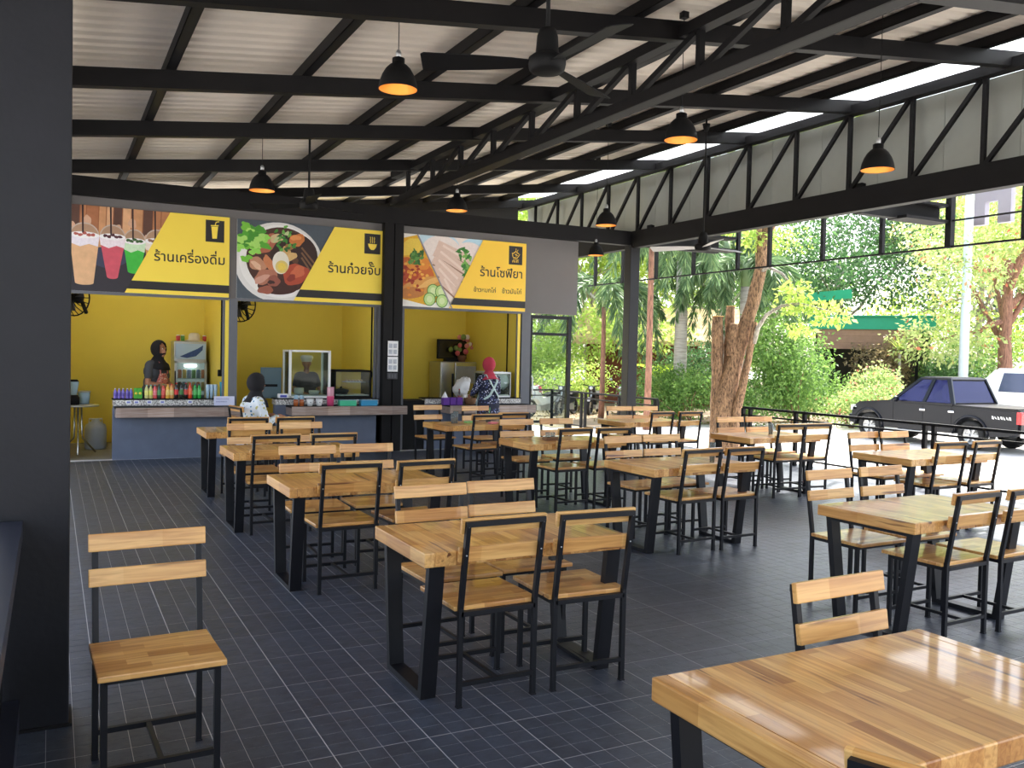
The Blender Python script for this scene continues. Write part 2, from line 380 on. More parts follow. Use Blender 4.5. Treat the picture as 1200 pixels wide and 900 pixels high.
# roof sheet: trapezoid ribs running up the slope
def roof(x0, x1, y0, y1, pitch=0.19, name='ceiling', m=None):
    prof = []; y = y0
    while y < y1:
        prof += [(y, 0), (y + pitch * .50, 0), (y + pitch * .56, .036), (y + pitch * .70, .036), (y + pitch * .97, 0)]; y += pitch
    mb = MB(); k = len(prof); vs = []
    for x in (x0, x1): vs += [(x, yy, rz(x) + .195 + dz) for yy, dz in prof]
    for x in (x0, x1): vs += [(x, yy, rz(x) + .199 + dz) for yy, dz in prof]
    fs = [(i, i + 1, k + i + 1, k + i) for i in range(k - 1)] + [(2 * k + i, 3 * k + i, 3 * k + i + 1, 2 * k + i + 1) for i in range(k - 1)]
    fs += [(i, 2 * k + i, 2 * k + i + 1, i + 1) for i in range(k - 1)] + [(k + i, k + i + 1, 3 * k + i + 1, 3 * k + i) for i in range(k - 1)]
    fs += [(0, k, 3 * k, 2 * k), (k - 1, 3 * k - 1, 4 * k - 1, 2 * k - 1)]
    mb.add(vs, fs); return struct(mb.build(name, m))
roof(-1.5, 8.92, -3.0, 18.1, m=M['rooft'])
M['skylight'] = translucent('skylight_sheet', (245, 248, 250), 0.75)
struct(MB().add([(8.9, -3, rz(8.9) + .205), (10.7, -3, rz(10.7) + .205), (10.7, 18, rz(10.7) + .205), (8.9, 18, rz(8.9) + .205),
                 (8.9, -3, rz(8.9) + .208), (10.7, -3, rz(10.7) + .208), (10.7, 18, rz(10.7) + .208), (8.9, 18, rz(8.9) + .208)],
                [(3, 2, 1, 0), (4, 5, 6, 7), (0, 1, 5, 4), (1, 2, 6, 5), (2, 3, 7, 6), (3, 0, 4, 7)]).build('skylight', M['skylight']))
wu = sempty('wall_right', (9.52, 0, 0))
pm = BOX(0, .05, 0.003, .475, 3.74, 4.86).mesh('panel', M['panel'])
for k in range(33): link('panel', pm, wu, (0, 1.9 + .4785 * k, 0))

# brackets and the sign frame beyond the truss, seen from behind
for y in (13.0, 8.38):
    mb = MB(); mb.prism([(9.45, 3.55), (11.0, 3.55), (11.0, 3.80), (9.45, 3.95)], 'y', y - .08, y + .05)
    struct(mb.build('trim_bracket', M['blackm']))
fr = sempty('trim_frame', (11.05, 0, 0))
MB().box(-.02, .02, 2.0, 17.5, 3.20, 3.225).build('bottom_bar', M['beam'], fr)
MB().box(-.02, .02, 2.0, 8.15, 3.56, 3.58).build('letter_rail', M['beam'], fr)
MB().box(-.02, .02, 2.0, 17.5, 4.24, 4.28).build('top_bar', M['beam'], fr)
for y in (3.9, 6.1, 7.1, 8.17, 9.3, 10.45, 11.65, 12.45, 13.7, 14.9, 16.1, 17.2):
    w = .045 if abs(y - 8.17) < .01 else .03
    MB().box(-w, w, y - w, y + w, 3.2, 4.26).build('post', M['beam'], fr)
for y in (8.17, 12.45):
    for z in (3.56, 3.78): MB().box(-.9, 0, y - .012, y + .3, z - .02, z + .02).build('stay', M['beam'], fr)
put('letter_grey', (168, 164, 176), 0.5)
LT = [[(0, 0), (.16, 0), (.16, .3), (.34, .3), (.34, 0), (.52, 0), (.52, .75), (0, .75)],
      [(0, 0), (.2, 0), (.2, .25), (.42, .25), (.42, 0), (.62, 0), (.62, .75), (.42, .75), (.42, .42), (.2, .42), (.2, .75), (0, .75)],
      [(0, 0), (.5, 0), (.5, .16), (.18, .16), (.18, .75), (0, .75)]]
for k, (y, z, p) in enumerate(((7.10, 3.47, 0), (6.20, 3.52, 1), (5.45, 3.5, 2))):
    o = MB().prism([(-a, b) for a, b in LT[p]], 'x', 0, .09).build('sign_letter', M['letter_grey'], None, (11.1, y + .75, z))
    tag(o, 'grey raised sign letter seen from behind, %s from the bracket end of the sign frame' % ('first', 'second', 'third')[k], 'letter', 'raised letters on the roadside sign')

# railings
def railing(x0, y0, x1, y1, posts, top=.85, n='trim_railing', w=.05):
    RM = M['beam']
    r = sempty(n, (0, 0, 0)); a = (x0, y0); b = (x1, y1)
    MB().bar((*a, top - .02), (*b, top - .02), w, .035).build('top_rail', RM, r)
    for z in (top - .14, .10): MB().bar((*a, z), (*b, z), w * .6, .025).build('rail', RM, r)
    for t in posts:
        x, y = x0 + (x1 - x0) * t, y0 + (y1 - y0) * t
        MB().box(x - w / 2, x + w / 2, y - w / 2, y + w / 2, 0, top - .03).build('post', RM, r)
railing(9.98, 11.0, 9.98, -2.5, (0.0, .012, .085, .098, .25, .26, .365, .375, .6, .8, 1.0), .83)
railing(9.98, 17.2, 9.98, 13.3, (0, .32, .36, .68, .98, 1.0), .83)
railing(8.2, 17.2, 9.98, 17.2, (0, .5, 1), .83)
rl = sempty('trim_railing', (0, 0, 0))
MB().box(-.23, -.10, -2.5, 4.05, .80, .87).build('top_rail', M['rail'], rl)
MB().box(-.23, -.11, -2.5, 4.05, .03, .14).build('bottom_rail', M['rail'], rl)
MB().box(-.180, -.170, -2.5, 4.04, .14, .80).build('infill_mesh', M['blackm'], rl)

# ------------------------------------------------------------------ stall front and booths
FYW = 13.50
struct(MB().box(-1.2, 8.3, FYW, FYW + .12, 2.31, 3.62).build('wall_back_upper', M['grey_wall']))
for k, (x0, x1) in enumerate(((2.31, 2.43), (4.60, 4.66), (4.98, 5.04), (7.19, 7.36), (-.05, .03))):
    struct(MB().box(x0, x1, FYW - .02, FYW + .12, 0, 2.31).build('trim_%d' % (k + 1), M['pillar']))
for k, x in enumerate((2.26, 7.12)):
    struct(MB().box(x, x + .05, FYW, FYW + .05, .8, 2.31).build('trim_%d' % (k + 6), M['sign_yellow']))
for k, (x0, x1) in enumerate(((.03, 2.30), (2.43, 4.62), (5.0, 7.18))):
    struct(MB().box(x0, x1, FYW - .015, FYW + .03, 2.285, 2.31).build('trim_%d' % (k + 8), M['pillar']))
    if k != 1 or True:
        struct(MB().box(x1 - .075, x1 - .045, FYW + .01, FYW + .04, .84, 2.29).build('trim_%d' % (k + 11), M['pillar']))
YB = 15.85
struct(MB().box(-.05, 7.3, YB, YB + .1, 0, 3.4).build('wall_back', M['yellow_wall']))
for k, x in enumerate((-.05, 2.31, 4.72, 7.2)):
    struct(MB().box(x, x + .09, FYW + .12, YB, 0, 3.4).build('wall_partition_%d' % (k + 1), M['yellow_wall']))
struct(MB().prism([(-1.3, 3.4), (9.3, 3.4), (9.3, rz(9.3) + .215), (-1.3, rz(-1.3) + .215)], 'y', 17.75, 17.85).build('wall_gable', mat('dark_gable', (44, 44, 46), .8)))
struct(MB().box(-.05, 7.3, FYW + .12, YB, 3.4, 3.45).build('ceiling_stalls', M['white']))
for k, x in enumerate((1.2, 3.6, 6.1)):  # added fill lights, hidden behind the signs, to brighten the stall interiors
    lamp_m = mat('tube_glow_%d' % k, (255, 250, 240), emit=(255, 248, 236), estr=(26.0, 14.0, 11.0)[k])
    t = thing('ceiling_light', 'white tube lamp under the ceiling of the %s stall' % ('drink', 'noodle soup', 'chicken rice')[k], 'lamp', (x, 14.6, 3.38))
    MB().box(-.62, .62, -.05, .05, 0, .02).build('body', M['white'], t)
    MB().tube([(-.6, 0, -.02), (.6, 0, -.02)], .014).build('tube', lamp_m, t)
# mosaic ledges (low wall under each opening) and projecting counters
def mosaic_mat():
    m, n, l, b = base_mat('mosaic'); tc = n.new('ShaderNodeTexCoord'); v = n.new('ShaderNodeTexVoronoi'); v.inputs['Scale'].default_value = 48
    l.new(tc.outputs['Object'], v.inputs['Vector']); cr = n.new('ShaderNodeValToRGB'); e = cr.color_ramp.elements
    e[0].color = srgb(224, 222, 218); e[0].position = .35; e[1].color = srgb(130, 126, 124); e[1].position = .7
    l.new(v.outputs['Distance'], cr.inputs[0]); l.new(cr.outputs[0], b.inputs['Base Color']); b.inputs['Roughness'].default_value = .3; return m
M['mosaic'] = mosaic_mat()
def counter(n, x0, x1, bx0, bx1, lx0, lx1, label):
    w = struct(MB().box(lx0, lx1, FYW - .02, FYW + .14, 0, .74).build('wall_low', M['plaster']))
    MB().box(lx0, lx1, FYW - .03, FYW + .22, .745, .825).build('mosaic_band', M['mosaic'], w)
    MB().box(lx0 - .01, lx1 + .01, FYW - .035, FYW + .24, .825, .84).build('ledge_top', M['blackm'], w)
    t = thing('counter', label, 'counter', ((x0 + x1) / 2, 13.3, 0))
    c = (x0 + x1) / 2
    xc = min(x1, 4.60) if n == 2 else x1
    mb = MB().box(x0 - c, xc - c, -.20, .17, .715, .738)
    if xc < x1: mb.box(xc - c, x1 - c, -.20, .03, .715, .738)
    mb.build('counter_top', M['blackm'], t)
    MB().box(x0 - c, x1 - c, -.225, -.20, .605, .738, bev=.004).build('wood_edge', M['counter_wood'], t)
    MB().box(x0 - c, x0 - c + .03, -.20, .17, .605, .715).build('end_board', M['counter_wood'], t)
    MB().box(x1 - c - .03, x1 - c, -.20, .03 if n == 2 else .17, .605, .715).build('end_board', M['counter_wood'], t)
    MB().box(bx0 - c, bx1 - c, .06, .17, 0, .715).build('base', M['plaster'], t)
counter(1, .775, 2.62, .75, 2.5, .765, 2.31, 'wood-edged serving counter on a blue-grey plaster base at the drink stall')
counter(2, 3.155, 4.965, 3.2, 4.55, 3.0, 4.62, 'wood-edged serving counter with pink cup and food boxes at the noodle stall')
counter(3, 5.70, 7.28, 5.9, 7.2, 5.42, 7.19, 'wood-edged serving counter with purple caddies at the chicken rice stall')
struct(MB().box(4.98, 5.46, FYW + .0, FYW + .1, 0, .80).build('door_1', M['blackm']))
struct(MB().box(4.55, 4.72, FYW - .02, FYW + .1, 0, .74).build('wall_low_end', M['blackm']))
struct(MB().box(4.98, 5.46, FYW + .11, FYW + .3, .78, .81).build('trim_20', M['blackm']))
# glass side door beside the third stall
d2 = sempty('door_2', (7.36, FYW + .03, 0))
for x0, x1 in ((0, .05), (.77, .84)): MB().box(x0, x1, -.03, .03, 0, 2.28).build('door_post', M['steel'], d2)
for z0, z1 in ((2.22, 2.28), (1.93, 1.98), (.40, .44), (0, .06)): MB().box(.05, .77, -.02, .02, z0, z1).build('door_bar', M['steel'], d2)
M['door_glass'] = glass('door_glass', (232, 240, 236), .985, ior=1.2)
MB().box(.05, .77, -.003, .003, .06, 1.93).build('glass_pane', M['door_glass'], d2)
MB().box(.05, .77, -.003, .003, 1.98, 2.22).build('glass_pane', M['door_glass'], d2)
MB().box(.055, .075, -.05, -.03, .9, 1.2).build('pull_handle', M['alu'], d2)
# printed price boards and switches on the black column between the stalls
for k, z in enumerate((1.52, 1.27)):
    t = thing('price_board', '%s white printed board on the black column' % ('upper', 'lower')[k], 'notice', (4.80, 13.335, z), 0, 'boards on the black column')
    MB().box(-.085, .085, -.008, 0, 0, .235).build('sheet', M['paper'], t)
    for i in range(2):
        for j in range(2): 
            x, zz = -.07 + .075 * i, .03 + .095 * j
            MB().box(x, x + .06, -.0095, -.008, zz, zz + .07).build('print', mat('print_grey', (186, 190, 200), .7, noise=.5, nscale=60), t)
t = thing('switch_box', 'dark switch box under the white boards on the column', 'switch', (4.80, 13.33, 1.15))
MB().box(-.085, .085, 0, .02, 0, .10, bev=.004).build('plate', mat('switch_grey', (58, 58, 62), .4), t)
for i in range(3): MB().box(-.065 + .047 * i, -.035 + .047 * i, -.008, 0, .02, .08).build('switch', mat('switch_grey2', (84, 84, 90), .4), t)
for k, (x, s) in enumerate(((2.297, 'drink'), (4.707, 'noodle'), (7.187, 'chicken rice'))):
    y = (14.05, 14.12, 14.02)[k]
    t = thing('conduit', 'black conduit dropping to a socket in the %s stall' % s, 'conduit', (x, y, 0))
    MB().tube([(0, 0, 1.25), (0, 0, 2.9)], .012).build('pipe', M['blackm'], t); MB().box(-.045, .012, -.04, .04, 1.15, 1.25, bev=.005).build('socket_box', M['blackm'], t)

# ------------------------------------------------------------------ lettering
THAI_UP = set('\u0e31\u0e34\u0e35\u0e36\u0e37\u0e47\u0e48\u0e49\u0e4a\u0e4b\u0e4c'); TONE = set('\u0e48\u0e49\u0e4a\u0e4b')
def raw_text(s, bold=0.0):
    cu = bpy.data.curves.new('text', 'FONT'); cu.body = s; cu.size = 1; cu.offset = bold; cu.resolution_u = 3
    o = bpy.data.objects.new('text', cu); COL.objects.link(o); bpy.context.view_layer.update()
    dg = bpy.context.evaluated_depsgraph_get(); me = bpy.data.meshes.new_from_object(o.evaluated_get(dg))
    v = [tuple(q.co) for q in me.vertices]; f = [tuple(p.vertices) for p in me.polygons]
    bpy.data.objects.remove(o); bpy.data.curves.remove(cu); bpy.data.meshes.remove(me); return v, f
def maxx(v): return max(p[0] for p in v) if v else 0
BAR = maxx(raw_text('I')[0])
def pen(prefix): return maxx(raw_text(prefix + 'I')[0]) - BAR if prefix else 0.0
def thai(s, bold=0.012):
    """list of (verts, faces) pieces; marks are set one by one so that tone marks stack above vowels"""
    base = ''; out = []; marks = []; n_up = 0
    for ch in s:
        if ch in THAI_UP: marks.append((base, ch, n_up)); n_up += 1
        else: base += ch; n_up = 0
    H_ = '\u0e2b'
    out.append(raw_text(base.replace(H_, '  '), bold))
    for i, ch in enumerate(base):
        if ch == H_:     # ho hip drawn from strokes
            x = pen(base[:i].replace(H_, '  '))
            for a, b in (((.10, 0), (.10, .55)), ((.10, .25), (.42, .5)), ((.42, .5), (.42, .6)), ((.40, .36), (.46, 0)), ((.06, .55), (.2, .55))):
                d = Vector((b[0] - a[0], b[1] - a[1], 0)); sd = Vector((-d.y, d.x, 0)).normalized() * .035
                q = [Vector((x + a[0], a[1], 0)) - sd, Vector((x + a[0], a[1], 0)) + sd, Vector((x + b[0], b[1], 0)) + sd, Vector((x + b[0], b[1], 0)) - sd]
                out.append(([tuple(p) for p in q], [(0, 1, 2, 3)]))
    for pre, ch, k in marks:
        v, f = raw_text(pre[-1] + ch, bold); v0, f0 = raw_text(pre[-1], bold)
        # draw the mark alone: it keeps its negative offset from the pen
        vm, fm = raw_text(ch, bold); dx = pen(pre.replace(H_, '  ')); dy = .17 if k else 0.0
        out.append(([(p[0] + dx, p[1] + dy, 0) for p in vm], fm))
    return out
def letter_mesh(mb, s, u0, u1, v0, y, mi=0):
    pcs = thai(s); xs = [p[0] for v, f in pcs for p in v]; a, b = min(xs), max(xs); k = (u1 - u0) / (b - a)
    for v, f in pcs: mb.add([(u0 + (p[0] - a) * k, y, v0 + p[1] * k) for p in v], f, mi)

# ------------------------------------------------------------------ the three printed signs (flat prints on boards)
SW, SH = 2.27, 1.165
def ell(cx, cz, rx, rz_, n=28, a0=0, a1=2 * PI): return [(cx + rx * math.cos(a0 + (a1 - a0) * i / n), cz + rz_ * math.sin(a0 + (a1 - a0) * i / n)) for i in range(n + (0 if a1 - a0 > 6.2 else 1))]
def clip(poly, ax, val, keep_less):
    out = []; k = len(poly)
    for i in range(k):
        p, q = poly[i], poly[(i + 1) % k]; ip = (p[ax] <= val) == keep_less or p[ax] == val; iq = (q[ax] <= val) == keep_less or q[ax] == val
        if ip: out.append(p)
        if ip != iq:
            t = (val - p[ax]) / (q[ax] - p[ax]); out.append((p[0] + (q[0] - p[0]) * t, p[1] + (q[1] - p[1]) * t))
    return out
class Print:
    """flat layers of ink, each a hair in front of the one before"""
    def __init__(s): s.mb = MB(); s.mats = []; s.k = 0
    def ink(s, poly, col, lim=None, noise=.12, ns=30):
        for ax, val, less in ((0, 0, False), (0, SW, True), (1, 0, False), (1, SH, True)): 
            if len(poly) >= 3: poly = clip(poly, ax, val, less)
        if lim:
            for f in lim: poly = f(poly)
        if len(poly) < 3: return
        nm = 'ink_%d_%d_%d' % tuple(col); m = mat(nm, col, .55, noise=noise, nscale=ns)
        if m not in s.mats: s.mats.append(m)
        s.k += 1; y = -.0215 - .0001 * s.k
        s.mb.poly([(u, y, v) for u, v in poly], s.mats.index(m))
    def blob(s, cx, cz, rx, rz_, col, seed=0, n=22, am=.16, rot=0, **kw):
        r = random.Random(seed * 77 + int(cx * 991)); pts = []
        ph = [r.uniform(0, 6.28) for _ in range(4)]
        for i in range(n):
            t = 2 * PI * i / n; k = 1 + am * (math.sin(2 * t + ph[0]) * .5 + math.sin(3 * t + ph[1]) * .5 + math.sin(5 * t + ph[2]) * .4)
            x, z = rx * k * math.cos(t), rz_ * k * math.sin(t); pts.append((cx + x * math.cos(rot) - z * math.sin(rot), cz + x * math.sin(rot) + z * math.cos(rot)))
        s.ink(pts, col, **kw)
def sign(x0, z0, label, yel, art, texts, slant, ico):
    t = thing('shop_sign', label, 'sign', (x0, FYW - .005, z0))
    MB().box(0, SW, -.02, 0, 0, SH, bev=.002).build('board', M['white'], t)
    MB().box(-.012, SW + .012, -.012, 0, -.02, 0).build('lower_edging', M['pillar'], t)
    p = Print(); art(p); p.mb.build('food_print', p.mats, t)
    at, ab = slant; fm = MB(); y = -.0340
    lean = lambda v: ab + (at - ab) * (v - .15) / .85
    fm.poly([(lean(.15), y, .15 * SH), (SW, y, .15 * SH), (SW, y, SH), (at, y, SH)])
    fm.build('yellow_field', yel, t)
    MB().poly([(lean(.05), y, .05 * SH), (SW, y, .05 * SH), (SW, y, .15 * SH), (lean(.15), y, .15 * SH)]).build('dark_band', M['ink'], t)
    MB().poly([(lean(0), y, 0), (SW, y, 0), (SW, y, .05 * SH), (lean(.05), y, .05 * SH)]).build('yellow_strip', yel, t)
    mb = MB()
    for s, u0, u1, v0 in texts: letter_mesh(mb, s, u0, u1, v0 * SH, y - .0012)
    mb.build('lettering', M['ink'], t)
    MB().poly([(1.935, y - .001, .68 * SH), (2.195, y - .001, .68 * SH), (2.195, y - .001, .95 * SH), (1.935, y - .001, .95 * SH)]).build('emblem_ground', M['ink'], t)
    mb = MB()
    for pl in ico: mb.poly([(1.935 + .26 * u, y - .002 - .0003 * i, (.68 + .27 * v) * SH) for i, (u, v) in ((0, q) for q in pl)])
    mb.build('emblem', yel, t)
    return t
def seg(a, b, w=.035):
    d = Vector((b[0] - a[0], b[1] - a[1])); n = Vector((-d.y, d.x)).normalized() * w
    return [(a[0] - n.x, a[1] - n.y), (a[0] + n.x, a[1] + n.y), (b[0] + n.x, b[1] + n.y), (b[0] - n.x, b[1] - n.y)]
def art_drinks(p):
    p.ink([(0, .42), (SW, .42), (SW, SH), (0, SH)], (150, 92, 58))
    r = random.Random(3); u = 0
    while u < 1.55:
        w = r.uniform(.06, .15); c = r.choice([(188, 126, 84), (206, 150, 104), (120, 74, 50), (170, 108, 70), (92, 60, 48), (222, 172, 128)])
        p.ink([(u, .5), (u + w, .5), (u + w + .02, SH), (u + .02, SH)], c, noise=.3, ns=12); u += w + .012
    for i in range(7): p.blob(.2 + .19 * i, .86 + .12 * math.sin(i * 2.1), .05, .07, (214, 170, 140), i)
    p.ink([(0, 0), (1.3, 0), (1.3, .58), (.75, .60), (0, .50)], (44, 40, 48))
    p.ink([(.3, .56), (.62, .62), (.9, .60), (1.1, .55), (.7, .3), (.5, .36)], (56, 60, 84))
    for cx, top, bot, w, wb, body, foam, tip in ((1.28, .72, .3, .16, .11, (214, 160, 90), (236, 226, 214), (150, 110, 90)),
            (.99, .70, .30, .145, .085, (62, 186, 62), (206, 232, 196), (60, 96, 48)), (.71, .74, .21, .165, .07, (206, 84, 100), (244, 226, 232), (82, 40, 50)),
            (.36, .74, .11, .185, .115, (222, 176, 132), (236, 228, 240), (178, 90, 80))):
        p.ink(ell(cx, top + .02, w * .98, .17, 16, 0, PI), (196, 176, 160)); p.ink(ell(cx, top + .02, w * .90, .15, 16, 0, PI), (176, 140, 112))
        p.ink([(cx - w, top), (cx + w, top), (cx + wb, bot), (cx - wb, bot)], body, noise=.18, ns=14)
        p.ink(ell(cx, bot, wb, .03, 14, PI, 2 * PI), body, noise=.18)
        p.ink([(cx - w, top + .02), (cx + w, top + .02), (cx + w * .9, top - .13), (cx + w * .3, top - .1), (cx - w * .3, top - .14), (cx - w * .92, top - .1)], foam, noise=.2)
        p.ink(ell(cx, top + .02, w, .045), (250, 244, 246), noise=.15)
        for i in range(5): p.blob(cx + (i - 2) * w * .28, top + .03 + .015 * math.sin(i * 4), .03, .02, tip, i)
        p.ink(seg((cx - .02, top + .05), (cx - .03, top + .62), .011), (52, 30, 30))
def art_soup(p):
    p.ink([(0, 0), (1.6, 0), (1.6, SH), (0, SH)], (74, 84, 94))
    p.ink(ell(.62, .56, .66, .60, 40), (226, 224, 222), noise=.06); p.ink(ell(.63, .575, .60, .545, 40), (240, 238, 236), noise=.05); p.ink(ell(.66, .60, .53, .49, 40), (72, 40, 30))
    p.ink(ell(.84, .68, .36, .34, 30), (50, 26, 22)); p.ink(ell(.6, .2, .3, .12, 30), (62, 28, 20))
    for a in (.3, .55, .8): p.ink(seg((.95, .9 - a * .3), (1.16, .70 - a * .42), .014), (120, 86, 60))
    for i, (x, z, a, b, c, r) in enumerate([(.42, .82, .2, .11, (176, 98, 74), .7), (.4, .84, .12, .05, (206, 142, 112), .7), (.30, .52, .13, .10, (196, 140, 108), -.6), (.28, .50, .09, .04, (226, 186, 156), -.6), (.48, .52, .06, .16, (204, 128, 84), .5),
        (.42, .34, .17, .11, (180, 116, 92), .3), (.36, .30, .12, .05, (212, 160, 140), .6), (.54, .28, .1, .08, (150, 84, 68), 0), (.50, .26, .05, .03, (60, 30, 26), 0), (.86, .40, .19, .17, (180, 74, 48), .2), (.90, .44, .12, .08, (206, 106, 70), .5), (.80, .34, .07, .05, (140, 50, 36), .5),
        (.88, .92, .12, .09, (204, 118, 56), .1), (.86, .95, .08, .04, (228, 150, 84), .1), (.72, .74, .07, .07, (206, 164, 104), 0), (.80, .66, .10, .05, (216, 178, 116), .6), (.76, .80, .06, .05, (150, 110, 60), .2), (.86, .60, .05, .04, (96, 60, 40), 0), (.58, .92, .10, .07, (210, 186, 140), .3), (.42, .14, .12, .06, (160, 90, 70), 0)]):
        p.blob(x, z, a, b, c, i, rot=r)
    for i in range(26):
        r = random.Random(i); p.blob(.68 + r.gauss(0, .07), .90 + r.gauss(0, .08), .035, .02, r.choice([(60, 134, 50), (104, 170, 70), (190, 206, 150), (40, 100, 40)]), i, rot=r.uniform(0, 3))
    p.ink(ell(.64, .56, .125, .17, 26), (238, 232, 218), noise=.05); p.ink(ell(.655, .50, .095, .095, 24), (226, 204, 120), noise=.1); p.ink(ell(.655, .50, .06, .06, 20), (238, 210, 90))
    for i in range(34):
        r = random.Random(100 + i); x, z = .19 + r.gauss(0, .11), .86 + r.gauss(0, .13)
        p.blob(max(.03, min(.42, x)), max(.56, min(1.13, z)), .075, .055, r.choice([(120, 196, 60), (86, 170, 48), (150, 220, 90), (70, 150, 44), (172, 226, 110)]), i, am=.4, n=16)
def art_chicken(p):
    p.ink([(0, 0), (1.6, 0), (1.6, SH), (0, SH)], (236, 226, 218), noise=.05)
    p.ink(ell(.62, .95, .42, .3, 30), (196, 224, 236)); p.ink(ell(.70, .90, .36, .28, 30), (238, 226, 220)); p.ink(ell(1.30, 1.02, .26, .16, 30), (188, 222, 236)); p.ink(ell(1.2, .95, .24, .16, 30), (240, 226, 222))
    for i, (a, b) in enumerate((((.62, 1.02), (1.22, .80)), ((.58, .92), (1.18, .62)), ((.55, .78), (1.10, .46)), ((.56, .64), (1.05, .32)), ((.66, .48), (1.0, .22)))):
        p.ink(seg(a, b, .085), (224, 196, 180), noise=.1); p.ink(seg((a[0], a[1] - .08), (b[0], b[1] - .085), .012), (150, 112, 92)); p.ink(seg((a[0] + .1, a[1] + .0), (b[0] - .1, b[1] + .03), .02), (238, 216, 204), noise=.06)
    for i in range(30):
        r = random.Random(300 + i); t = r.random(); p.blob(1.10 + .1 * t + r.gauss(0, .06), .98 - .55 * t + r.gauss(0, .04), .05, .03, r.choice([(78, 150, 52), (52, 122, 40), (120, 180, 80)]), i, rot=r.uniform(0, 3), am=.4)
    left = lambda q: _half(q)
    def _half(q):     # keep the part to the left of the dividing line (.27, SH) - (.90, 0)
        out = []; f = lambda P: (P[0] - .27) + (P[1] - SH) * (.63 / SH)
        for i in range(len(q)):
            a, b = q[i], q[(i + 1) % len(q)]; fa, fb = f(a), f(b)
            if fa <= 0: out.append(a)
            if (fa <= 0) != (fb <= 0): k = fa / (fa - fb); out.append((a[0] + (b[0] - a[0]) * k, a[1] + (b[1] - a[1]) * k))
        return out
    L = [_half]
    p.ink([(0, 0), (1, 0), (1, SH), (0, SH)], (240, 238, 232), lim=L, noise=.04)
    p.ink([(0, .12), (.5, .02), (1.0, .3), (.5, .95), (.3, SH), (0, 1.08)], (232, 176, 40), lim=L, noise=.2, ns=40)
    p.ink([(0, .98), (.14, 1.09), (.34, 1.1), (.34, .85), (0, .8)], (242, 208, 80), lim=L, noise=.15, ns=40)
    p.blob(.22, .52, .30, .30, (206, 104, 40), 3, lim=L); p.blob(.12, .52, .16, .17, (186, 70, 30), 5, lim=L); p.blob(.3, .70, .2, .12, (226, 140, 50), 6, lim=L)
    p.blob(.40, .34, .36, .15, (216, 152, 74), 8, rot=.35, lim=L); p.blob(.18, .22, .24, .10, (196, 124, 58), 9, rot=.2, lim=L); p.blob(.5, .40, .2, .05, (232, 182, 104), 10, rot=.4, lim=L)
    for i in range(46):
        r = random.Random(500 + i); p.blob(.2 + r.gauss(0, .11), .55 + r.gauss(0, .12), .03, .022, r.choice([(172, 58, 24), (224, 140, 44), (236, 176, 70), (150, 44, 20)]), i, lim=L)
    for i in range(16):
        r = random.Random(700 + i); p.blob(.26 + r.gauss(0, .07), .80 + r.gauss(0, .06), .05, .03, r.choice([(64, 120, 44), (96, 150, 66), (44, 92, 36)]), i, rot=r.uniform(0, 3), am=.5)
    for x, z in ((.56, .27), (.70, .26), (.50, .13), (.72, .11)):
        p.ink(ell(x, z, .105, .11, 24), (72, 142, 56), lim=L); p.ink(ell(x, z, .092, .097, 24), (188, 218, 140), lim=L); p.ink(ell(x, z, .05, .055, 20), (214, 232, 176), lim=L)
    p.ink(seg((.27, SH), (.90, 0), .012), (150, 146, 150))
ICO1 = [[(.30, .70), (.66, .72), (.60, .16), (.36, .15)], [(.27, .72), (.69, .74), (.69, .79), (.27, .77)], seg((.50, .78), (.56, .93), .02), seg((.56, .92), (.72, .95), .02)]
ICO2 = [[(.22, .50), (.78, .50), (.74, .36), (.66, .26), (.58, .20), (.42, .20), (.34, .26), (.26, .36)]] + [seg((.36 + .12 * i + .03 * (j % 2), .54 + .075 * j), (.36 + .12 * i + .03 * ((j + 1) % 2), .62 + .075 * j), .02) for i in range(3) for j in range(4)]
ICO3 = [seg((.24, .64), (.30, .40), .02), seg((.30, .40), (.62, .36), .02), seg((.62, .36), (.80, .58), .02), seg((.28, .58), (.5, .72), .02), seg((.5, .72), (.74, .6), .02), seg((.44, .56), (.60, .56), .02), seg((.5, .48), (.66, .5), .015),
        seg((.52, .74), (.52, .88), .015), seg((.62, .72), (.66, .82), .015), seg((.30, .30), (.74, .27), .012)] + [seg((.28 + .10 * i, .12), (.28 + .10 * i, .22), .02) for i in range(5)] + [seg((.28, .22), (.42, .22), .012), seg((.56, .22), (.70, .22), .012)]
S1 = sign(.03, 2.325, 'yellow printed sign with iced drinks in plastic cups', M['sign_yellow'], art_drinks, [('ร้านเครื่องดื่ม', 1.245, 2.205, .405)], (1.455, .955), ICO1)
S2 = sign(2.41, 2.325, 'yellow printed sign with a bowl of dark noodle soup and egg', M['sign_yellow'], art_soup, [('ร้านก๋วยจั๊บ', 1.36, 2.20, .40)], (1.455, .93), ICO2)
S3 = sign(4.96, 2.325, 'amber printed sign with fried chicken rice, cucumber and sliced chicken', M['sign_orange'], art_chicken,
          [('ร้านโซฟียา', 1.40, 2.20, .485), ('ข้าวหมกไก่', 1.29, 1.70, .255), ('ข้าวมันไก่', 1.82, 2.19, .255)], (1.445, .935), ICO3)

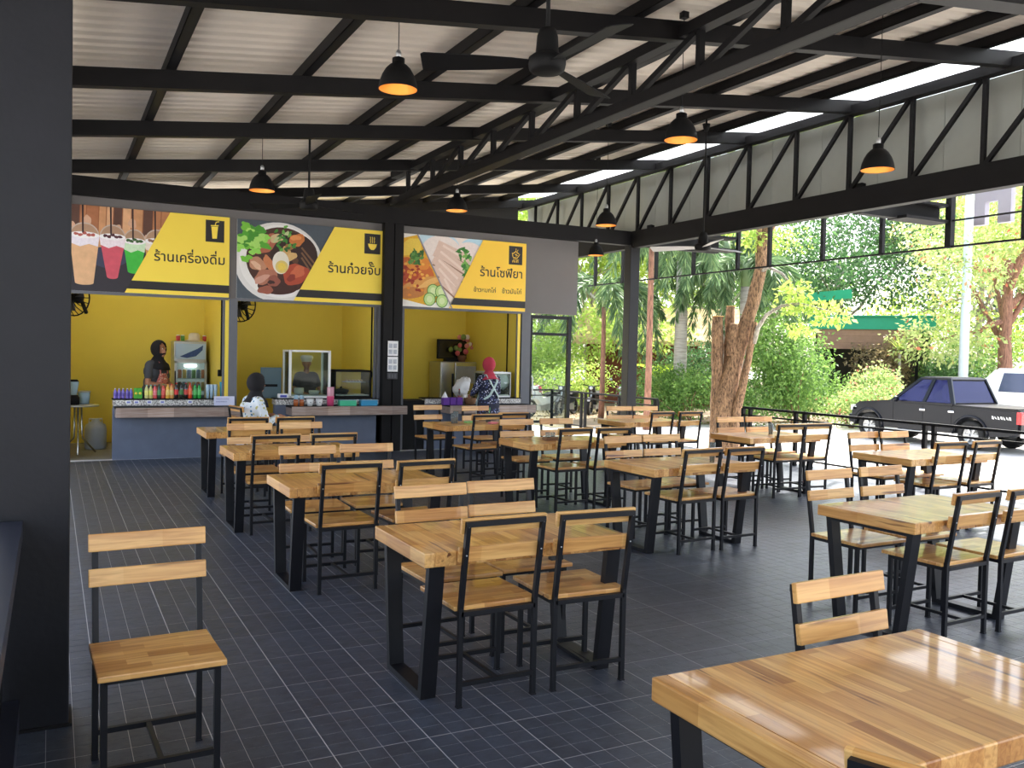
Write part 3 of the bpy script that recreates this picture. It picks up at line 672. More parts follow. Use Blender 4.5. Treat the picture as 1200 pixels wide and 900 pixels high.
# ------------------------------------------------------------------ chairs and tables
def make_chair():
    """local: back legs at y=0, sitter looks along +y"""
    t = thing('dining_chair', 'chair', 'chair', (0, 0, 0), 0, 'slatted wooden dining chairs with black steel frames')
    W, q = .19, .011
    S = M['steel']
    for s in (-1, 1):
        x = s * W
        mb = MB(); mb.bar((x, 0, 0), (x, 0, .455), .022); mb.bar((x, 0, .45), (x, -.062, .835), .022, .022); mb.box(x - .013, x + .013, -.013, .013, 0, .006); mb.build('rear_leg', S, t)
        mb = MB(); mb.bar((x, .36, 0), (x, .36, .43), .022); mb.box(x - .013, x + .013, .347, .373, 0, .006); mb.build('front_leg', S, t)
    mb = MB()
    for y in (0, .36): mb.bar((-W, y, .422), (W, y, .422), .022)
    for x in (-W, W): mb.bar((x, 0, .422), (x, .36, .422), .022)
    mb.build('seat_frame', S, t)
    MB().bar((-W, 0, .105), (W, 0, .105), .02).build('stretcher', S, t)
    MB().bar((-W, .36, .105), (W, .36, .105), .02).build('stretcher', S, t)
    MB().bar((0, 0, .105), (0, .36, .105), .018).build('cross_bar', S, t)
    MB().bar((-W - .011, -.0625, .836), (W + .011, -.0625, .836), .022, .024).build('top_bar', S, t)
    MB().box(-.215, .215, .012, .41, .433, .455, bev=.005).build('seat', M['board'], t)
    sl = MB().box(-.215, .215, -.010, .010, -.034, .034, bev=.004).mesh('slat', M['slat'])
    for z in (.826, .695):
        y = -.062 * (z - .45) / .385 + .0205
        o = link('slat', sl, t, (0, y, z)); o.rotation_euler = (R(9), 0, 0)
        for s in (-1, 1):
            if True: pass
    mb = MB()
    for z in (.826, .695):
        y = -.062 * (z - .45) / .385
        for s in (-1, 1): mb.lathe([(0, -.0015), (.0042, -.001), (.0042, .002), (0, .002)], 8, (s * W, y - .0115, z), axis='y')
    mb.build('screws', M['alu'], t)['kind'] = 'stuff'
    return t
def make_table():
    t = thing('dining_table', 'table', 'table', (0, 0, 0), 0, 'butcher block dining tables with black steel legs')
    L, W, H = 1.10, .68, .70; n = 22; w = L / n
    r = .006; prof = []
    y0, y1, z0, z1 = -W / 2, W / 2, H - .066, H
    prof = [(y0, z0 + r), (y0 + r * .3, z0 + r * .3), (y0 + r, z0), (y1 - r, z0), (y1 - r * .3, z0 + r * .3), (y1, z0 + r), (y1, z1 - r), (y1 - r * .3, z1 - r * .3), (y1 - r, z1), (y0 + r, z1), (y0 + r * .3, z1 - r * .3), (y0, z1 - r)]
    inner = MB().prism(prof, 'x', -w / 2 + .0001, w / 2 - .0001).mesh('stave', M['stave'])
    endm = MB().box(-w / 2, w / 2, y0, y1, z0, z1, bev=r).mesh('stave', M['stave'])
    for i in range(n): link('stave', endm if i in (0, n - 1) else inner, t, (-L / 2 + w * (i + .5), 0, 0))
    S = M['steel']; X = L / 2 - .075
    for s in (-1, 1):
        for k in (-1, 1):
            MB().bar((s * X, k * (W / 2 - .055), H - .067), (s * X, k * (W / 2 - .135), 0.0), .075, .038, upv=(0, 1, 0)).build('leg', S, t)
        MB().box(s * X - .0375, s * X + .0375, -(W / 2 - .14), W / 2 - .14, 0.001, .030).build('foot_bar', S, t)
        MB().box(s * X - .0375, s * X + .0375, -(W / 2 - .06), W / 2 - .06, H - .09, H - .067).build('top_bar', S, t)
    MB().box(-X, X, -.02, .02, H - .09, H - .067).build('spine_bar', S, t)
    return t
chair0, table0 = make_chair(), make_table()
KID = {chair0.name: list(chair0.children), table0.name: list(table0.children)}
used = {}
def place(proto, x, y, rz_, label):
    o = proto
    if used.get(proto.name):
        o = proto.copy(); COL.objects.link(o)
        for ch in KID[proto.name]:
            c = ch.copy(); c.parent = o; COL.objects.link(c)
    used[proto.name] = True
    o.location = (x, y, 0); o.rotation_euler = (0, 0, R(rz_)); o['label'] = label; return o
ROWS = {'A': 'row by the loose chair', 'B': 'middle row', 'D': 'row by the railing'}
ORD = ['first', 'second', 'third', 'fourth', 'fifth']
# table centre, turn, then chairs (side: N = entrance side looking to the stalls, F = stall side; x, y of the top slat; turn)
TAB = [('A', 4, 2.03, 1.625, 0, [('F', 'street', 2.37, 2.13, 2)]),
 ('A', 3, 2.01, 3.935, 0, [('N', 'column', 1.812, 3.53, 1), ('N', 'street', 2.298, 3.52, -2), ('F', 'column', 1.859, 4.52, 2), ('F', 'street', 2.312, 4.56, 1)]),
 ('A', 2, 1.90, 5.97, 0, [('N', 'column', 1.736, 5.655, 1), ('N', 'street', 2.258, 5.69, 3), ('F', 'column', 1.724, 6.66, -2), ('F', 'street', 2.198, 6.685, -1)]),
 ('A', 1, 1.91, 8.00, 0, [('N', 'column', 1.70, 7.62, 3), ('N', 'street', 2.203, 7.736, 3), ('F', 'column', 1.709, 8.79, 0), ('F', 'street', 2.227, 8.86, 1)]),
 ('A', 0, 1.98, 9.96, 0, [('N', 'column', 1.847, 9.66, 1), ('N', 'street', 2.341, 9.70, 3)]),
 ('B', 3, 4.78, 3.64, 2, [('N', 'column', 4.704, 3.27, 3), ('N', 'street', 5.198, 3.285, 2), ('F', 'column', 4.66, 4.296, 2), ('F', 'street', 5.173, 4.307, 1)]),
 ('B', 2, 4.77, 6.02, 2, [('N', 'column', 4.679, 5.667, 4), ('N', 'street', 5.13, 5.708, 2), ('F', 'column', 4.67, 6.74, 5), ('F', 'street', 5.136, 6.784, 0)]),
 ('B', 1, 4.75, 8.00, 1, [('N', 'column', 4.69, 7.836, 4), ('N', 'street', 5.155, 7.815, 0), ('F', 'column', 4.637, 8.786, 1), ('F', 'street', 5.173, 8.82, -2)]),
 ('B', 0, 4.77, 10.20, 2, [('N', 'column', 4.662, 9.60, 6), ('N', 'street', 5.135, 10.0, 2), ('F', 'column', 4.616, 11.38, 4), ('F', 'street', 5.221, 11.12, 5)]),
 ('D', 2, 7.57, 5.83, 0, [('N', 'column', 7.484, 5.444, -2), ('N', 'street', 8.006, 5.461, 2), ('F', 'column', 7.541, 6.508, 0), ('F', 'street', 7.964, 6.467, 1)]),
 ('D', 1, 7.54, 7.92, 0, [('N', 'column', 7.554, 7.657, -3), ('N', 'street', 7.968, 7.575, -3), ('F', 'column', 7.595, 8.621, 0), ('F', 'street', 8.051, 8.602, -2)]),
 ('D', 0, 7.42, 10.20, 0, [('N', 'column', 7.321, 9.66, 5), ('N', 'street', 7.80, 9.656, 3), ('F', 'column', 7.398, 10.80, -3), ('F', 'street', 7.832, 10.75, -3)])]
for row, k, x, y, a, chs in TAB:
    tl = '%s table from the counters, %s' % (ORD[k], ROWS[row])
    place(table0, x, y, a, 'wood-topped black-legged dining table, ' + tl.replace(' table', '', 1))
    for side, end, cx, cy, ca in chs:
        lab = 'slatted chair, %s side, %s end, %s' % ({'N': 'entrance', 'F': 'stall'}[side], end, tl)
        if side == 'N': place(chair0, cx, min(cy + .035, y - .355), ca, lab)
        else: place(chair0, cx, max(cy - .055, y + .355), 180 + ca, lab)
place(chair0, 1.46, .985, -67, 'slatted wooden chair pulled out askew at the corner of the fifth table from the counters')
place(chair0, .343, 3.69, 182, 'loose slatted wooden chair standing alone beside the thick black column')
place(chair0, 2.10, 11.44, -78, 'slatted wooden chair under the seated woman, turned sideways to the counters')

# ------------------------------------------------------------------ plants (yard directions taken from image pixels, distances guessed)
GREENS = {'lime': leaf_mat('leaf_lime', (132, 172, 68), (208, 222, 118)), 'mid': leaf_mat('leaf_mid', (72, 112, 52), (140, 174, 88)), 'dark': leaf_mat('leaf_dark', (46, 78, 48), (98, 134, 82)),
          'palm': leaf_mat('leaf_palm', (66, 98, 64), (132, 158, 108), transl=.35), 'autumn': leaf_mat('leaf_autumn', (128, 162, 84), (214, 222, 150), (200, 118, 92)),
          'flower': leaf_mat('leaf_flower', (96, 142, 70), (192, 208, 134), (220, 112, 108)), 'dry': leaf_mat('leaf_dry', (112, 98, 74), (176, 158, 118)), 'banana': leaf_mat('leaf_banana', (150, 186, 52), (198, 220, 84), transl=.55)}
def bark(name, c1, c2, sc_=(14, 14, 2.5), bmp=.8):
    m, n, l, b = base_mat(name); tc = n.new('ShaderNodeTexCoord'); mp = n.new('ShaderNodeMapping'); mp.inputs['Scale'].default_value = sc_
    t = n.new('ShaderNodeTexNoise'); t.inputs['Scale'].default_value = 1.6; t.inputs['Detail'].default_value = 7; t.inputs['Roughness'].default_value = .7
    l.new(tc.outputs['Object'], mp.inputs[0]); l.new(mp.outputs[0], t.inputs['Vector'])
    cr = n.new('ShaderNodeValToRGB'); e = cr.color_ramp.elements; e[0].position = .38; e[1].position = .62; e[0].color = srgb(*c1); e[1].color = srgb(*c2)
    l.new(t.outputs[0], cr.inputs[0]); l.new(cr.outputs[0], b.inputs['Base Color']); b.inputs['Roughness'].default_value = .9
    bp = n.new('ShaderNodeBump'); bp.inputs['Strength'].default_value = bmp; bp.inputs['Distance'].default_value = .03
    l.new(t.outputs[0], bp.inputs['Height']); l.new(bp.outputs[0], b.inputs['Normal']); return m
M['bark_brown'] = bark('bark_brown', (74, 54, 40), (178, 140, 106), (24, 24, 7), 1.0); M['bark_grey'] = bark('bark_grey', (120, 112, 104), (196, 188, 176)); M['bark_red'] = bark('bark_red', (110, 78, 64), (168, 122, 100))
M['bark_palm'] = bark('bark_palm', (160, 150, 140), (206, 200, 192), (1.5, 1.5, 26), .5); M['cut_wood'] = mat('cut_wood', (226, 178, 116), .8, noise=.2, nscale=30)
def leaves_mesh(name, blobs, n, size, m, seed=0, droop=.3, aspect=.5, shell=.5):
    """n folded leaves scattered through ellipsoids; blobs = (cx, cy, cz, rx, ry, rz)"""
    rg = np.random.default_rng(seed + 11); B = np.array(blobs, float)
    wgt = (B[:, 3] * B[:, 4] * B[:, 5]) ** (2 / 3); wgt /= wgt.sum(); bi = rg.choice(len(B), n, p=wgt)
    d = rg.normal(size=(n, 3)); d /= np.linalg.norm(d, axis=1)[:, None]
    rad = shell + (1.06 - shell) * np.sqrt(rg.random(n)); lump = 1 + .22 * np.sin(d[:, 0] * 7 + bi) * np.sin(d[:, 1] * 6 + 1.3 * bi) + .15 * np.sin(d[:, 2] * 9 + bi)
    c = B[bi, :3] + d * B[bi, 3:] * (rad * lump)[:, None]
    ax = d * .6 + rg.normal(size=(n, 3)) * .7; ax[:, 2] -= droop; ax /= np.linalg.norm(ax, axis=1)[:, None]
    q = rg.normal(size=(n, 3)); sd = np.cross(ax, q); sd /= np.linalg.norm(sd, axis=1)[:, None] + 1e-9
    s = (size * (.65 + .7 * rg.random(n)))[:, None]
    nrm = np.cross(ax, sd)
    v = np.empty((n, 4, 3)); v[:, 0] = c; v[:, 1] = c + ax * s * .5 + sd * s * aspect * .5 + nrm * s * .1; v[:, 2] = c + ax * s; v[:, 3] = c + ax * s * .5 - sd * s * aspect * .5 + nrm * s * .1
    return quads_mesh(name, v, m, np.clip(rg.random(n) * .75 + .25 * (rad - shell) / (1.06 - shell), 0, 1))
def quads_mesh(name, v, m, tint):
    n = len(v); me = bpy.data.meshes.new(name); me.vertices.add(4 * n); me.vertices.foreach_set('co', v.reshape(-1).astype(np.float32))
    me.loops.add(4 * n); me.loops.foreach_set('vertex_index', np.arange(4 * n, dtype=np.int32)); me.polygons.add(n)
    me.polygons.foreach_set('loop_start', np.arange(0, 4 * n, 4, dtype=np.int32)); me.polygons.foreach_set('loop_total', np.full(n, 4, np.int32))
    me.materials.append(m); me.update(calc_edges=True)
    a = me.attributes.new('tint', 'FLOAT', 'POINT'); a.data.foreach_set('value', np.repeat(tint, 4).astype(np.float32)); return me
def wiggle(a, b, k, amp, seed):
    r = random.Random(seed); a = Vector(a); b = Vector(b)
    return [a + (b - a) * (i / k) + (Vector((r.gauss(0, amp), r.gauss(0, amp), r.gauss(0, amp * .4))) if 0 < i < k else Vector()) for i in range(k + 1)]
NSEED = [0]
def plant(name, cat, label, loc, trunks, blobs, n, size, green, bk='bark_brown', group=None, **kw):
    """trunks: (points, radii); blobs relative to loc"""
    t = thing(name, label, cat, loc, 0, group); NSEED[0] += 1
    for i, (pts, rad) in enumerate(trunks):
        MB().tube(pts, rad, 9).build('trunk' if i == 0 else 'branch', M[bk], t)
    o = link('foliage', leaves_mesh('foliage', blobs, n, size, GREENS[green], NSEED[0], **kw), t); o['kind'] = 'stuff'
    return t
def limb(a, b, ra, rb, k=5, amp=.08, seed=1):
    return (wiggle(a, b, k, amp, seed), [ra + (rb - ra) * i / k for i in range(k + 1)])

# the pollarded tree by the yard entrance
t = thing('pollarded_tree', 'rough brown tree with two sawn-off stumps and a tall leaning trunk by the railing gap', 'tree', (11.58, 13.12, -.45)); t.rotation_euler = (0, 0, R(-41.4))
def rough(pts, rad, seed, n=16, k=3):
    """local x across, y in depth; ring points jittered like bark"""
    P = []; Q = []
    for i in range(len(pts) - 1):
        for j in range(k): u = j / k; P.append(Vector(pts[i]).lerp(Vector(pts[i + 1]), u)); Q.append(rad[i] + (rad[i + 1] - rad[i]) * u)
    P.append(Vector(pts[-1])); Q.append(rad[-1]); mb = MB().tube(P, Q, n); r = random.Random(seed)
    mb.v = [(x + r.gauss(0, .009), y + r.gauss(0, .009), z) for x, y, z in mb.v]; return mb
rough([(-.04, 0, 0), (-.07, 0, .35), (-.12, 0, 1.0), (-.08, 0, 1.4), (-.01, .02, 1.75), (.17, .03, 2.45), (.36, .03, 3.15), (.48, .02, 3.8), (.47, 0, 4.5), (.60, .1, 5.4), (.9, .3, 7.0)], [.34, .28, .21, .19, .165, .14, .12, .107, .10, .09, .05], 1, 20).build('trunk', M['bark_brown'], t)
rough([(-.24, .05, 0), (-.25, .05, .5), (-.27, .04, 1.2), (-.28, .03, 2.0), (-.29, .02, 2.85)], [.17, .135, .115, .105, .1], 2).build('stump', M['bark_brown'], t)
rough([(-.08, .12, .9), (-.09, .12, 1.6), (-.07, .10, 2.3), (-.06, .10, 3.05)], [.12, .10, .085, .08], 3).build('stump', M['bark_brown'], t)
rough([(-.02, -.02, 2.1), (.0, -.05, 2.5), (.02, -.07, 2.72)], [.10, .09, .075], 6).build('stump', M['bark_brown'], t)
rough([(.06, -.16, 0), (.06, -.15, .55), (.12, -.14, 1.1), (.25, -.14, 1.75), (.35, -.15, 2.4), (.40, -.16, 2.75)], [.14, .11, .085, .07, .062, .045], 5).build('trunk', M['bark_brown'], t)
MB().lathe([(.104, 0), (.104, .012), (0, .014)], 16, (-.28, .02, 2.85)).build('cut_face', M['cut_wood'], t); MB().lathe([(.084, 0), (.084, .012), (0, .014)], 16, (-.05, .10, 3.05)).build('cut_face', M['cut_wood'], t)
MB().tube([(.38, -.15, 2.35), (.46, -.22, 2.65), (.60, -.32, 2.88), (.85, -.45, 3.04), (1.15, -.6, 3.08), (1.5, -.75, 2.98), (1.75, -.85, 2.9)], [.055, .042, .036, .03, .024, .016, .01], 8).build('branch', M['bark_grey'], t)
MB().tube([(.45, -.02, 3.7), (.62, -.15, 3.78), (.85, -.3, 3.65), (1.05, -.42, 3.4), (1.2, -.5, 3.15)], [.04, .032, .026, .018, .01], 8).build('branch', M['bark_grey'], t)
MB().tube([(.46, 0, 4.3), (.75, -.1, 4.75), (1.1, -.1, 5.6), (1.3, 0, 6.4)], [.10, .085, .07, .04], 8).build('branch', M['bark_brown'], t)
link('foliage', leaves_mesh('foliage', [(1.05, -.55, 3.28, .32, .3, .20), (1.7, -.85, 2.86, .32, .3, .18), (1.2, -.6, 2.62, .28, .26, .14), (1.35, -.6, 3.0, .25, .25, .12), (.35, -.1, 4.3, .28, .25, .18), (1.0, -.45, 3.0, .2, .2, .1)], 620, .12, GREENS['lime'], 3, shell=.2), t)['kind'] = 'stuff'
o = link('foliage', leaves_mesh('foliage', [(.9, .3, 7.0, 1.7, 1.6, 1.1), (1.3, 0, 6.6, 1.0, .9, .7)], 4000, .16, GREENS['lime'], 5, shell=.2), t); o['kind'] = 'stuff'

# foxtail palms: every frond its own part
def frond_mesh(L, droop, m, n=210, leaf=.36, seed=0):
    rg = np.random.default_rng(seed); s = np.sort(rg.random(n)) * .9 + .1
    P = lambda u: np.stack([L * u * (1 - .28 * u * droop), np.zeros_like(u), L * (.42 * u - droop * .95 * u * u)], 1)
    p = P(s); tg = P(s + .01) - p; tg /= np.linalg.norm(tg, axis=1)[:, None]
    ang = rg.random(n) * 2 * PI; a = np.cross(tg, [0, 1.0, 0]); b = np.tile([0, 1.0, 0], (n, 1))
    out = a * np.cos(ang)[:, None] + b * np.sin(ang)[:, None]
    ax = out * .8 + tg * .7 + np.array([0, 0, -.45]); ax /= np.linalg.norm(ax, axis=1)[:, None]
    ln = (leaf * (.5 + 1.0 * np.sin(PI * np.clip(s, 0, 1)) * .9))[:, None]; sd = np.cross(ax, rg.normal(size=(n, 3))); sd /= np.linalg.norm(sd, axis=1)[:, None]
    v = np.empty((n, 4, 3)); v[:, 0] = p; v[:, 1] = p + ax * ln * .45 + sd * .022; v[:, 2] = p + ax * ln + np.array([0, 0, -.05]); v[:, 3] = p + ax * ln * .45 - sd * .022
    return quads_mesh('frond', v, m, rg.random(n))
FR = [frond_mesh(2.3, d, GREENS['palm'], seed=i) for i, d in enumerate((.75, 1.05, 1.4))]
def palm(loc, h, r, label, nf=13, sc_=1.0, seed=0, bk='bark_palm'):
    t = thing('foxtail_palm', label, 'palm tree', loc, 0, 'foxtail palms in the yard'); rr = random.Random(seed)
    MB().tube([(0, 0, 0), (.02, 0, h * .3), (.03, .02, h * .7), (0, 0, h)], [r * 1.3, r * 1.05, r * .95, r * .85], 12).build('trunk', M[bk], t)
    MB().tube([(0, 0, h), (0, 0, h + .5), (0, 0, h + .9)], [r * .85, r * .8, r * .45], 12).build('crown_shaft', mat('crown_shaft', (128, 150, 104), .5, noise=.15), t)
    for k in range(nf):
        o = link('frond', FR[k % 3], t, (0, 0, h + .75)); sk = sc_ * 1.22; o.rotation_euler = (rr.uniform(-.2, .2), rr.uniform(-.12, .25), k * 2.4 + rr.uniform(-.3, .3)); s = sk * rr.uniform(.85, 1.15); o.scale = (s, s, s)
    return t
palm((18.55, 23.57, -.45), 5.25, 0.21, 'foxtail palm with a pale ringed trunk between the column and the pollarded tree', seed=1)  # yard plants and huts: positions and sizes scaled outward about the camera
palm((14.88, 20.31, -.45), 5.61, 0.085, 'slim foxtail palm with a pinkish trunk right beside the far black column', seed=2, bk='bark_red')
palm((16.1, 24.5, -.45), 3.66, 0.08, 'short foxtail palm whose drooping fronds hang behind the motorcycles', seed=3, nf=11, bk='bark_red')
palm((19.88, 22.00, -.45), 4.39, 0.18, 'dense foxtail palm drooping right behind the pollarded tree', seed=4, nf=18, sc_=1.05)
palm((21.12, 24.38, -.45), 5.37, 0.20, 'tall foxtail palm behind the palm at the pollarded tree', seed=5, nf=15)
# tall trees of the yard and beyond
def big_tree(loc, h, cr, label, green, n, size, seed, bk='bark_grey', lean=(0, 0), low=.45, name='leafy_tree', sparse=.35, rt_=.2, straight=False):
    r = random.Random(seed); top = (lean[0], lean[1], h * .62); tr = [limb((0, 0, 0), top, rt_, rt_ * .55, 6, .02 if straight else .1, seed)]; bl = []
    for k in range(9):
        a = k * 2.4 + r.uniform(-.4, .4); z = h * r.uniform(low, .95); d = cr * r.uniform(.35, .85) * (1 - .35 * (z / h - low))
        e = (lean[0] + d * math.cos(a), lean[1] + d * math.sin(a), z); s0 = r.uniform(.45, .95)
        tr.append(limb((lean[0] * s0, lean[1] * s0, h * .62 * s0), e, rt_ * .4, .03, 4, .12, seed * 10 + k)); bl.append((*e, cr * r.uniform(.32, .5), cr * r.uniform(.32, .5), cr * r.uniform(.18, .32)))
    bl.append((lean[0], lean[1], h * .92, cr * .55, cr * .55, cr * .35))
    return plant(name, 'tree', label, loc, tr, bl, n, size, green, bk, 'trees in and beyond the yard', shell=sparse)
big_tree((19.0, 35.5, -.45), 10.37, 5.12, 'pale-trunked spreading tree behind the short palm and the motorcycles', 'lime', 15000, .20, 11, lean=(1.2, -1.6), low=.28)
big_tree((12.50, 33.12, -.45), 9.76, 4.88, 'light green tree seen through the glass side door', 'lime', 12000, .20, 12, low=.22)
big_tree((23.12, 36.25, -.45), 10.98, 5.61, 'tall lime green tree behind the brown-roofed hut', 'lime', 13000, .22, 13, low=.3)
big_tree((36.88, 33.75, -.45), 11.59, 6.34, 'dark open-crowned tree behind the green-edged pavilion', 'dark', 15000, .22, 14, low=.34, sparse=.25)
big_tree((30.62, 38.75, -.45), 11.59, 5.86, 'dark tree rising between the pavilion and the brown hut', 'mid', 13000, .22, 15, low=.25)
big_tree((32.38, 21.38, -.45), 9.76, 4.6, 'red-trunked tree with yellowing and reddish leaves behind the parked pickup', 'autumn', 14000, .19, 16, bk='bark_red', low=.30, sparse=.2, rt_=.30, straight=True)
big_tree((41.25, 19.38, -.45), 10.98, 6.10, 'pale green tree beyond the white van', 'autumn', 12000, .22, 17, low=.25, sparse=.25)
big_tree((45.00, 31.25, -.45), 12.20, 6.71, 'sunlit lime tree far behind the lamp post', 'lime', 12000, .26, 18, low=.2, sparse=.25)
big_tree((28.5, 33.5, -.45), 9.15, 3.90, 'bright green tree over the corner of the green-edged pavilion', 'lime', 8000, .17, 19, low=.55, sparse=.25)
for k, (x, y, h, cr, gr, lb) in enumerate(((8, 42, 11, 6, 'mid', 'far green tree behind the stalls'), (18, 47, 12, 6.6, 'lime', 'far tree behind the light green tree at the door'), (30, 52, 13, 7.2, 'mid', 'far tree behind the dark tree and the brown hut'), (45, 47, 13, 7.2, 'mid', 'far tree behind the open-crowned dark tree'), (55, 37, 13, 7.2, 'dark', 'far dark tree beyond the sunlit lime tree'), (57, 25, 13, 7.2, 'lime', 'far lime tree beyond the pale green tree'))):
    big_tree((x, y, -.45), h, cr, lb, gr, 9000, .30, 30 + k, low=.12, sparse=.3)
# shrubs along the yard
def shrub(loc, sx, sy, sz, label, green, n, size, seed, name='shrub', bk='bark_brown', **kw):
    r = random.Random(seed); bl = [(r.uniform(-.5, .5) * sx, r.uniform(-.5, .5) * sy, sz * r.uniform(.3, .75), sx * r.uniform(.3, .5), sy * r.uniform(.3, .5), sz * r.uniform(.2, .35)) for _ in range(9)]
    tr = [limb((.05 * i - .1, .05 * math.sin(i), 0), (b[0], b[1], b[2]), .03, .012, 3, .05, seed + i) for i, b in enumerate(bl[:5])]
    return plant(name, 'shrub', label, loc, tr, bl, n, size, green, bk, 'shrubs along the yard', shell=.25, **kw)
shrub((17.0, 27.6, -.45), 1.83, 1.46, 2.07, 'pale green bush behind the motorcycle nearest the far column', 'lime', 3600, .10, 41)
shrub((17.2, 23.4, -.45), 1.83, 1.46, 2.13, 'soft green bush just past the far black column', 'mid', 4200, .09, 42)
shrub((17.5, 21.8, -.45), 1.71, 1.59, 1.95, 'low green bush at the foot of the pale ringed palm', 'mid', 4200, .10, 43)
shrub((18.6, 20.6, -.45), 1.22, 1.46, 1.71, 'leafy bush behind the trunk of the pollarded tree', 'mid', 3000, .10, 44)
shrub((20.38, 20.12, -.45), 2.20, 1.83, 3.78, 'tall dark shrub with a few red flowers beside the pollarded tree', 'mid', 7000, .13, 45, name='flowering_shrub')
shrub((21.88, 19.25, -.45), 1.59, 1.22, 1.34, 'green bush with pink flowers behind the railing corner', 'flower', 3600, .10, 46, name='flowering_shrub')
shrub((23.62, 19.88, -.45), 1.95, 1.34, 1.89, 'sunlit yellow-green bush in front of the parked pickup', 'flower', 4200, .11, 47, name='flowering_shrub')
shrub((22.50, 21.75, -.45), 2.44, 1.46, 1.59, 'green bush under the pavilion eave', 'mid', 4200, .11, 48)
shrub((30.62, 25.25, -.45), 1.71, 1.46, 3.05, 'dry brown creeper bush at the pavilion corner', 'dry', 4500, .14, 49, name='dry_bush')
shrub((32.00, 23.62, -.45), 1.95, 1.71, 2.44, 'dull green bush behind the lamp post', 'dark', 4000, .14, 50)
shrub((34.38, 24.38, -.45), 3.17, 2.20, 3.17, 'shady green bush between lamp post and red-trunked tree', 'mid', 4500, .15, 51)
shrub((37.50, 20.00, -.45), 3.17, 2.44, 3.42, 'pale green bush behind the white van', 'autumn', 4500, .16, 52)
shrub((15.0, 30.9, -.45), 2.20, 1.46, 2.68, 'green bush behind the motorcycles at the glass door', 'mid', 4500, .11, 53)
shrub((13.2, 33.2, -.45), 1.95, 1.46, 3.17, 'deep green bush at the back of the door view', 'mid', 4500, .12, 54)
shrub((17.8, 31.2, -.45), 2.20, 1.71, 2.93, 'yellowish bush under the spreading pale-trunked tree', 'lime', 4500, .12, 55)
shrub((26.88, 26.88, -.45), 2.68, 1.83, 2.68, 'dark bush inside the shade of the pavilion', 'dark', 4000, .14, 56)
shrub((21.50, 27.00, -.45), 2.44, 1.95, 2.68, 'dark undergrowth bush before the brown hut', 'dark', 4000, .13, 57)
# banana plant and spiky rosette plants
t = thing('banana_plant', 'banana plant with bright yellow-green leaves beside the pale ringed palm', 'plant', (18.9, 25.2, -.45)); t.scale = (1.25,) * 3
rr = random.Random(5)
MB().tube([(0, 0, 0), (0, 0, .7), (0, 0, 1.2)], [.09, .08, .05], 9).build('stem', mat('banana_stem', (150, 160, 90), .6, noise=.2), t)
for k in range(8):
    a = k * .9 + .3; L = rr.uniform(.9, 1.3); mb = MB(); nn = 6; vs = []
    for i in range(nn + 1):
        u = i / nn; w = .17 * math.sin(PI * min(1, u * .9 + .1)) + .01; q = Vector((L * u * .75 * math.cos(a), L * u * .75 * math.sin(a), 1.0 + L * (.95 * u - .7 * u * u))); s = Vector((-math.sin(a), math.cos(a), 0)) * w
        vs += [q - s + Vector((0, 0, .04)), q, q + s + Vector((0, 0, .04))]
    mb.add(vs, [(3 * i + j, 3 * i + j + 1, 3 * i + j + 4, 3 * i + j + 3) for i in range(nn) for j in range(2)]); mb.build('leaf', GREENS['banana'], t)
def rosette(loc, n, L, label, green, stem=0.0):
    t = thing('spiky_plant', label, 'plant', loc, 0, 'spiky rosette plants by the pavilion')
    if stem: MB().tube([(0, 0, 0), (.05, .03, stem)], [.07, .05], 8).build('stem', M['bark_grey'], t)
    r = random.Random(int(L * 100))
    for k in range(n):
        a = k * 2.4; e = r.uniform(.15, 1.3); d = Vector((math.cos(a) * math.cos(e), math.sin(a) * math.cos(e), math.sin(e))); s = Vector((-math.sin(a), math.cos(a), 0)) * .022
        p0 = Vector((0, 0, stem)); m_ = p0 + d * L * .55; e_ = p0 + d * L + Vector((0, 0, -.12 * L))
        MB().add([p0 - s, p0 + s, m_ + s, m_ - s, e_], [(0, 1, 2, 3), (3, 2, 4)]).build('leaf', GREENS[green], t)
rosette((30.38, 24.50, -.45), 26, 0.92, 'tall spiky plant with a fan of pale leaves at the pavilion roof edge', 'lime', 2.55)
rosette((31.50, 23.00, -.45), 24, 0.85, 'low spiky rosette beneath the lamp post', 'palm', .9)
def set_tint(): 
    for me in bpy.data.meshes:
        if me.materials and me.materials[0] in GREENS.values() and 'tint' not in me.attributes:
            a = me.attributes.new('tint', 'FLOAT', 'POINT'); a.data.foreach_set('value', np.full(len(me.vertices), .3 + .6 * random.random(), np.float32))
set_tint()
o = MB().box(12.5, 70, 21.5, 70, -.46, -.435).build('bare_earth', M['soil']); o['kind'] = 'structure'
tag(link('fallen_leaves', leaves_mesh('fallen_leaves', [(17, 25, -.43, 4, 3, .015), (24, 22, -.43, 4, 2, .015), (20, 21, -.435, 3, 2, .012)], 1800, .09, GREENS['dry'], 99, droop=0, shell=0)), 'dry fallen leaves scattered over the yard by the bushes', 'leaves', kind='stuff')

